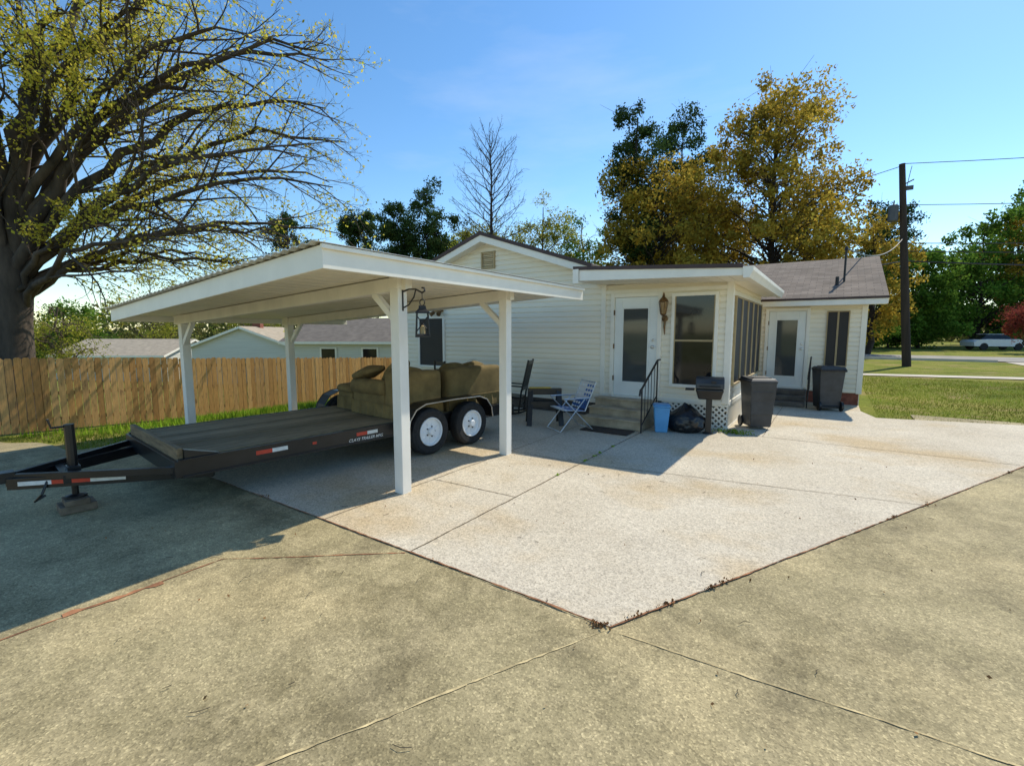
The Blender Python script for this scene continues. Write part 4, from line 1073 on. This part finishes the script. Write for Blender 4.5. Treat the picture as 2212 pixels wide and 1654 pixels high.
limbs = [(3.6, -1, 10.2, 3.2, .22), (6.8, 0, 8.8, 3.0, .20), (9.6, 1, 8.7, 3.6, .18), (9.6, -1, 6.6, 2.9, .14), (8.4, .5, 4.7, 2.6, .11), (7, -2, 4.0, 2.4, .09),
         (9.4, 2, 10.6, 4.0, .18), (7.2, 1, 12.0, 4.4, .18), (4.2, 2, 13, 5, .18), (1.4, -1, 13.0, 5, .18), (-2, 1, 12, 5, .2), (2.2, -2, 9.6, 3.8, .16),
         (1.4, -2, 7.5, 3, .12), (4.5, 5, 10, 4, .16), (8.5, 4, 7.4, 3.4, .13), (8.6, -1.5, 9.4, 4.2, .14), (4.5, -1, 4.6, 2.6, .09),
         (10.2, 1, 7.7, 3.0, .13), (9.9, .5, 6.2, 3.4, .12), (5.8, 2, 4.1, 2.5, .08), (9.4, 2.5, 5.2, 3.0, .10), (6.0, -1, 10.2, 4.2, .14), (7.6, 1.5, 3.6, 2.8, .08), (10.0, 0, 9.8, 4.0, .13)]
for la, de, z, zs, r0 in limbs:
    s0 = np.array([np.interp(zs, trunk[:, 2], trunk[:, i]) for i in range(2)] + [zs]); e0 = O + Rn * la + Fn * de + np.array([0, 0, z])
    dl = e0 - s0; c1 = s0 + dl * np.array([.22, .22, 0]) + np.array([0, 0, max(1.4, dl[2] * .6)]); c2 = s0 + dl * np.array([.62, .62, 0]) + np.array([0, 0, dl[2] * 1.0 + .9])
    tt = np.linspace(0, 1, 15)[:, None]
    pts = (1 - tt) ** 3 * s0 + 3 * (1 - tt) ** 2 * tt * c1 + 3 * (1 - tt) * tt ** 2 * c2 + tt ** 3 * e0
    pts[1:-1] += rng.normal(0, .09, (13, 3))
    L = np.linalg.norm(np.diff(pts, axis=0), axis=1).sum(); rads = r0 * (1 - tt[:, 0]) ** .8 + .015
    lines.append((pts, rads, 8)); spawn(lines, tips, pts, rads, min(L, 9.5), 1, 4, rng, cfg)
tubes_mesh('trunk_and_branches', lines, M_bark, bt)
LP = []
for t in tips:
    v_ = t[-1] - O; lat = v_.dot(Rn); dens = float(np.clip(1.45 - lat / 6.5, .22, 1.3)) * (1.0 if t[-1][2] > 5.5 else .6)
    dens *= max(.08, 1 + 1.9 * mn.noise(Vector(t[-1]) * .6))
    m = rng.poisson(6.6 * dens)
    if m: q = t[rng.integers(1, len(t), m)]; LP.append(q + rng.normal(0, .09, (m, 3)))
leaves('spring_leaves', np.vstack(LP), .10, M_leafY, bt, rng)
print('big tree twigs', len(tips), 'leaves', sum(len(a) for a in LP))

def crown_tree(name, lat, fwd, h, rx, z0, mat, nclu, per, lsize, seed, bark=M_barkd, cr=1.0, flat=.7, base=-.5, trunk_r=.25, ry=None, twigs=True, rag=.3):
    rng = np.random.default_rng(seed); p = np.array(site(lat, fwd, base)); e = empty(name, Vector(p))
    ry = ry or rx; C = []
    while len(C) < nclu:
        u = rng.uniform(-1, 1, 3); z = (u[2] + 1) / 2
        prof = math.sin(math.pi * min(1, (z * .82 + .14))) ** .7
        prof *= .88 + rag * 1.6 * mn.noise(Vector((math.atan2(u[1], u[0]) * 1.3, z * 5, seed)))
        rr = math.hypot(u[0], u[1])
        if rr > prof or rr < prof * .25 * rng.uniform(0, 1.5): continue
        C.append([p[0] + u[0] * rx, p[1] + u[1] * ry, z0 + z * (h - z0)])
    C = np.array(C); C += rng.normal(0, .25 * cr, C.shape)
    lines = []; top = p + np.array([0, 0, (h - base) * .93])
    n = 10; tp = np.linspace(p, top, n); tp[1:-1, :2] += rng.normal(0, .12, (n - 2, 2)); lines.append((tp, np.linspace(trunk_r, .04, n), 8))
    for c in C:
        zs = max(base + 1, min(c[2] - .3, c[2] - np.linalg.norm(c[:2] - p[:2]) * rng.uniform(.3, .9)))
        zs = max(zs, z0 * .6); s0 = np.array([np.interp(zs, tp[:, 2], tp[:, 0]), np.interp(zs, tp[:, 2], tp[:, 1]), zs])
        t = np.linspace(0, 1, 6)[:, None]; pts = s0 + (c - s0) * t; pts[:, 2] += np.sin(t[:, 0] * math.pi) * .3; pts[1:] += rng.normal(0, .12, (5, 3))
        L = np.linalg.norm(c - s0); lines.append((pts, np.linspace(max(.03, min(trunk_r * .4, L * .014)), .015, 6), 4))
        if twigs:
            for _ in range(4):
                q = pts[rng.integers(2, 6)]; dv = rng.normal(0, .6 * cr, 3); lines.append((np.array([q, q + dv * .5 + rng.normal(0, .05, 3), q + dv]), np.array([.018, .012, .008]), 3))
    tubes_mesh('trunk_and_branches', lines, bark, e)
    P = []
    for c in C:
        m = int(per * rng.uniform(.4, 1.4)); r = cr * rng.uniform(.55, 1.25)
        ns = 9; sp = rng.normal(0, 1, (ns, 3)); sp /= np.linalg.norm(sp, axis=1)[:, None]; sp *= (rng.uniform(.15, 1, (ns, 1)) ** .5) * r; sp[:, 2] *= flat
        v = sp[rng.integers(0, ns, m)] + rng.normal(0, .22 * r, (m, 3)); P.append(c + v)
    leaves('foliage', np.vstack(P), lsize, mat, e, rng); return e

crown_tree('golden_tree', 10.8, 36, 15.8, 5.2, 2.0, M_leafG, 130, 220, .24, 31, cr=1.15, base=-.3)
crown_tree('golden_tree', 19.3, 36, 20.2, 6.4, 2.0, M_leafG, 230, 220, .24, 32, cr=1.15, base=-.2, trunk_r=.35)
crown_tree('golden_tree', 28.6, 38, 11.5, 3.2, 1.5, M_leafG, 45, 200, .24, 33, cr=1.0, base=-.2)
crown_tree('golden_tree', 24.5, 40, 12.4, 3.6, 1.0, M_leafYG, 60, 210, .26, 39, cr=1.1, base=-.2)
crown_tree('golden_tree', 15.0, 41, 16.0, 4.8, 2.0, M_leafG, 85, 220, .28, 34, cr=1.3, base=-.2)
crown_tree('pine_tree', 9.4, 37, 19.0, 2.6, 5.0, M_pine, 80, 300, .2, 35, cr=.95, flat=.55, trunk_r=.28)
crown_tree('pine_tree', 16.0, 46, 22.4, 3.2, 9.0, M_pine, 65, 280, .24, 36, cr=1.05, flat=.55)
crown_tree('pine_tree', 42.5, 55, 17.5, 3.2, 7.0, M_pine, 45, 260, .26, 37, cr=1.1, flat=.55)
crown_tree('pine_tree', -28, 60, 16.6, 3.0, 10.5, M_pine, 30, 280, .24, 41, cr=1.0, flat=.6, base=-2)
crown_tree('pine_tree', -19.2, 60, 16.8, 2.4, 12.0, M_pine, 40, 320, .24, 42, cr=1.0, flat=.7, base=-2)
crown_tree('pine_tree', -13.6, 58, 17.0, 2.4, 9.5, M_pine, 50, 320, .24, 43, cr=1.05, flat=.7, base=-1)
crown_tree('pine_tree', -10.0, 57, 18.4, 2.6, 8.5, M_pine, 60, 320, .24, 44, cr=1.05, flat=.7, base=-1)
crown_tree('pine_tree', -7.2, 60, 15.6, 2.6, 7.0, M_pine, 45, 300, .24, 45, cr=1.0, flat=.7, base=-1)
crown_tree('yellow_green_tree', -2.5, 50, 13.6, 4.0, 3.0, M_leafYG, 60, 200, .2, 46, cr=1.1, bark=M_twig)
crown_tree('yellow_green_tree', 3.2, 50, 15.6, 4.6, 3.0, M_leafYG, 80, 210, .2, 47, cr=1.1, bark=M_twig)
crown_tree('yellow_green_tree', 7.5, 52, 14.4, 3.8, 3.0, M_green, 60, 230, .24, 48, cr=1.1, bark=M_twig)
crown_tree('green_tree', 43, 50, 11.0, 5.0, .8, M_green, 80, 270, .3, 51, cr=1.3, base=0)
crown_tree('green_tree', 51, 52, 14.0, 6.0, .8, M_green, 95, 270, .32, 52, cr=1.4, base=0)
crown_tree('green_tree', 59, 56, 19.0, 6.0, 1.5, M_green, 85, 260, .34, 53, cr=1.5, base=0)
crown_tree('green_tree', 37, 52, 9.4, 4.0, .5, M_green, 60, 260, .3, 54, cr=1.2, base=0)
crown_tree('golden_tree', 55, 50, 15.5, 4.0, 6, M_leafG, 40, 200, .28, 55, cr=1.2, base=0)
crown_tree('red_shrub', 42.0, 38.5, 4.3, 1.8, 1.6, M_redleaf, 26, 180, .16, 57, cr=.7, base=0, trunk_r=.08)
crown_tree('green_shrub', 33, 45, 4.0, 3.0, .3, M_green, 40, 220, .22, 58, cr=.9, base=0, trunk_r=.1)
crown_tree('green_shrub', 40, 50, 4.4, 4.0, .2, M_green, 50, 220, .24, 59, cr=1.0, base=0, trunk_r=.1)
crown_tree('spring_bush', -21.5, 22.5, 3.3, 1.8, .0, M_leafYG, 34, 150, .10, 61, cr=.6, base=-1.6, trunk_r=.08, bark=M_twig)
crown_tree('bare_tree', -44, 58, 9.0, 5.0, 0.5, M_leafYG, 60, 90, .22, 62, cr=1.3, base=-3, bark=M_twig)
crown_tree('bare_tree', -32, 60, 8.8, 5.0, 0.5, M_leafYG, 60, 80, .22, 63, cr=1.3, base=-3, bark=M_twig)
crown_tree('green_tree', -52, 55, 5.5, 4.5, -1, M_green, 40, 200, .28, 64, cr=1.2, base=-3)
crown_tree('bare_tree', -22, 62, 9.0, 4.5, 0.5, M_leafYG, 50, 80, .22, 65, cr=1.3, base=-3, bark=M_twig)
rng = np.random.default_rng(77); P = []
for i in range(200):
    an = -65 + 130 * (i + rng.uniform(-.5, .5)) / 200; dist = rng.uniform(95, 135); la = dist * math.sin(rad(an)); fw = dist * math.cos(rad(an))
    hh = rng.uniform(6, 12) * (.8 if an < -15 else 1.0); c = np.array(site(la, fw, -3)); m = 330
    v = rng.normal(0, 1, (m, 3)); v /= np.linalg.norm(v, axis=1)[:, None]; v *= rng.uniform(.2, 1, (m, 1)) ** .4
    P.append(c + v * np.array([5, 5, hh * .5]) + np.array([0, 0, hh * .5]) + rng.normal(0, .5, (m, 3)))
leaves('distant_trees', np.vstack(P), .8, M_far, None, rng)

rng = np.random.default_rng(5); bc = empty('bare_cypress_tree', site(-1.9, 45, -.3)); p = np.array(site(-1.9, 45, -.3)); lines = []; tips = []
n = 16; tp = np.linspace(p, p + np.array([0, 0, 18.9]), n); tp[1:, :2] += rng.normal(0, .04, (n - 1, 2)); lines.append((tp, np.linspace(.27, .03, n), 8))
cfg2 = dict(seg=[6, 6, 4, 3], wander=[.05, .09, .14, .15], up=[.0, .05, .06, .03], k=[6, 4, 3, 3], n=[0, 9, 3, 0], t0=[0, .2, .2, 0], fw=[1, 1.5, 1.4, 1], lr=[0, .36, .5, 0], rmin=.013, pz=.2)
for i in range(58):
    t = i / 57; z = 6.6 + 11.8 * t; L = 4.3 * math.sin(math.pi * min(1, .25 + .75 * (t * .86))) ** .6 + .3
    if t < .12: L *= .7
    a = i * 2.4; el = .35 + .45 * t
    d = np.array([math.cos(a) * math.cos(el), math.sin(a) * math.cos(el), math.sin(el)])
    q = np.array([np.interp(z, tp[:, 2], tp[:, 0]), np.interp(z, tp[:, 2], tp[:, 1]), z]); grow(lines, tips, q, d, L, .05, 1, 3, rng, cfg2)
tubes_mesh('trunk_and_branches', lines, M_barkd, bc)

# ------------------------------------------------------------------ LIGHT, SKY, CAMERA
AZ, EL = 15.0, 48.8
W = bpy.data.worlds.new('World'); scene.world = W; W.use_nodes = True; nt = W.node_tree
bg = nt.nodes['Background']; sky = nt.nodes.new('ShaderNodeTexSky'); sky.sky_type = 'NISHITA'; sky.sun_disc = False
sky.sun_elevation = rad(EL); sky.sun_rotation = rad(AZ); sky.air_density = 1.0; sky.dust_density = 0.15; sky.ozone_density = 1.5
hs = nt.nodes.new('ShaderNodeHueSaturation'); hs.inputs['Saturation'].default_value = 1.22; hs.inputs['Value'].default_value = 1.3
nt.links.new(sky.outputs[0], hs.inputs['Color'])
tint = mix(nt, 1.0, hs.outputs['Color'], (0.97, 1.02, 1.0), 'MULTIPLY')
tc_ = nt.nodes.new('ShaderNodeTexCoord'); mp = nt.nodes.new('ShaderNodeMapping'); mp.inputs['Scale'].default_value = (1.0, 1.6, 5.0); mp.inputs['Rotation'].default_value = (0.1, 0.25, 0.6); mp.inputs['Location'].default_value = (2.0, 0.7, 0)
nt.links.new(tc_.outputs['Generated'], mp.inputs['Vector'])
cn = noise(nt, mp.outputs['Vector'], 1.5, 6, .55); cf = ramp(nt, cn, [(.52, 0.0), (.82, .25)])
nt.links.new(mix(nt, cf, tint, (6.5, 6.9, 7.3)), bg.inputs['Color'])
bg.inputs['Strength'].default_value = 0.15
sl = bpy.data.lights.new('sun', 'SUN'); sl.energy = 5.0; sl.angle = rad(.53); sl.color = (1.0, .92, .76)
so_ = bpy.data.objects.new('sun', sl); scene.collection.objects.link(so_)
dv = -Vector((math.sin(rad(AZ)) * math.cos(rad(EL)), math.cos(rad(AZ)) * math.cos(rad(EL)), math.sin(rad(EL))))
so_.rotation_euler = dv.to_track_quat('-Z', 'Y').to_euler(); so_.location = (5, 15, 20)
cam = bpy.data.cameras.new('camera'); co_ = bpy.data.objects.new('camera', cam); scene.collection.objects.link(co_)
co_.location = (0, 0, 1.8); co_.rotation_euler = (rad(90 - 6.24), 0, rad(34.2))
cam.sensor_width = 36; cam.lens = 16.53; cam.clip_start = .05; cam.clip_end = 4000
scene.camera = co_
scene.view_settings.view_transform = 'Standard'; scene.view_settings.look = 'None'; scene.view_settings.exposure = 0
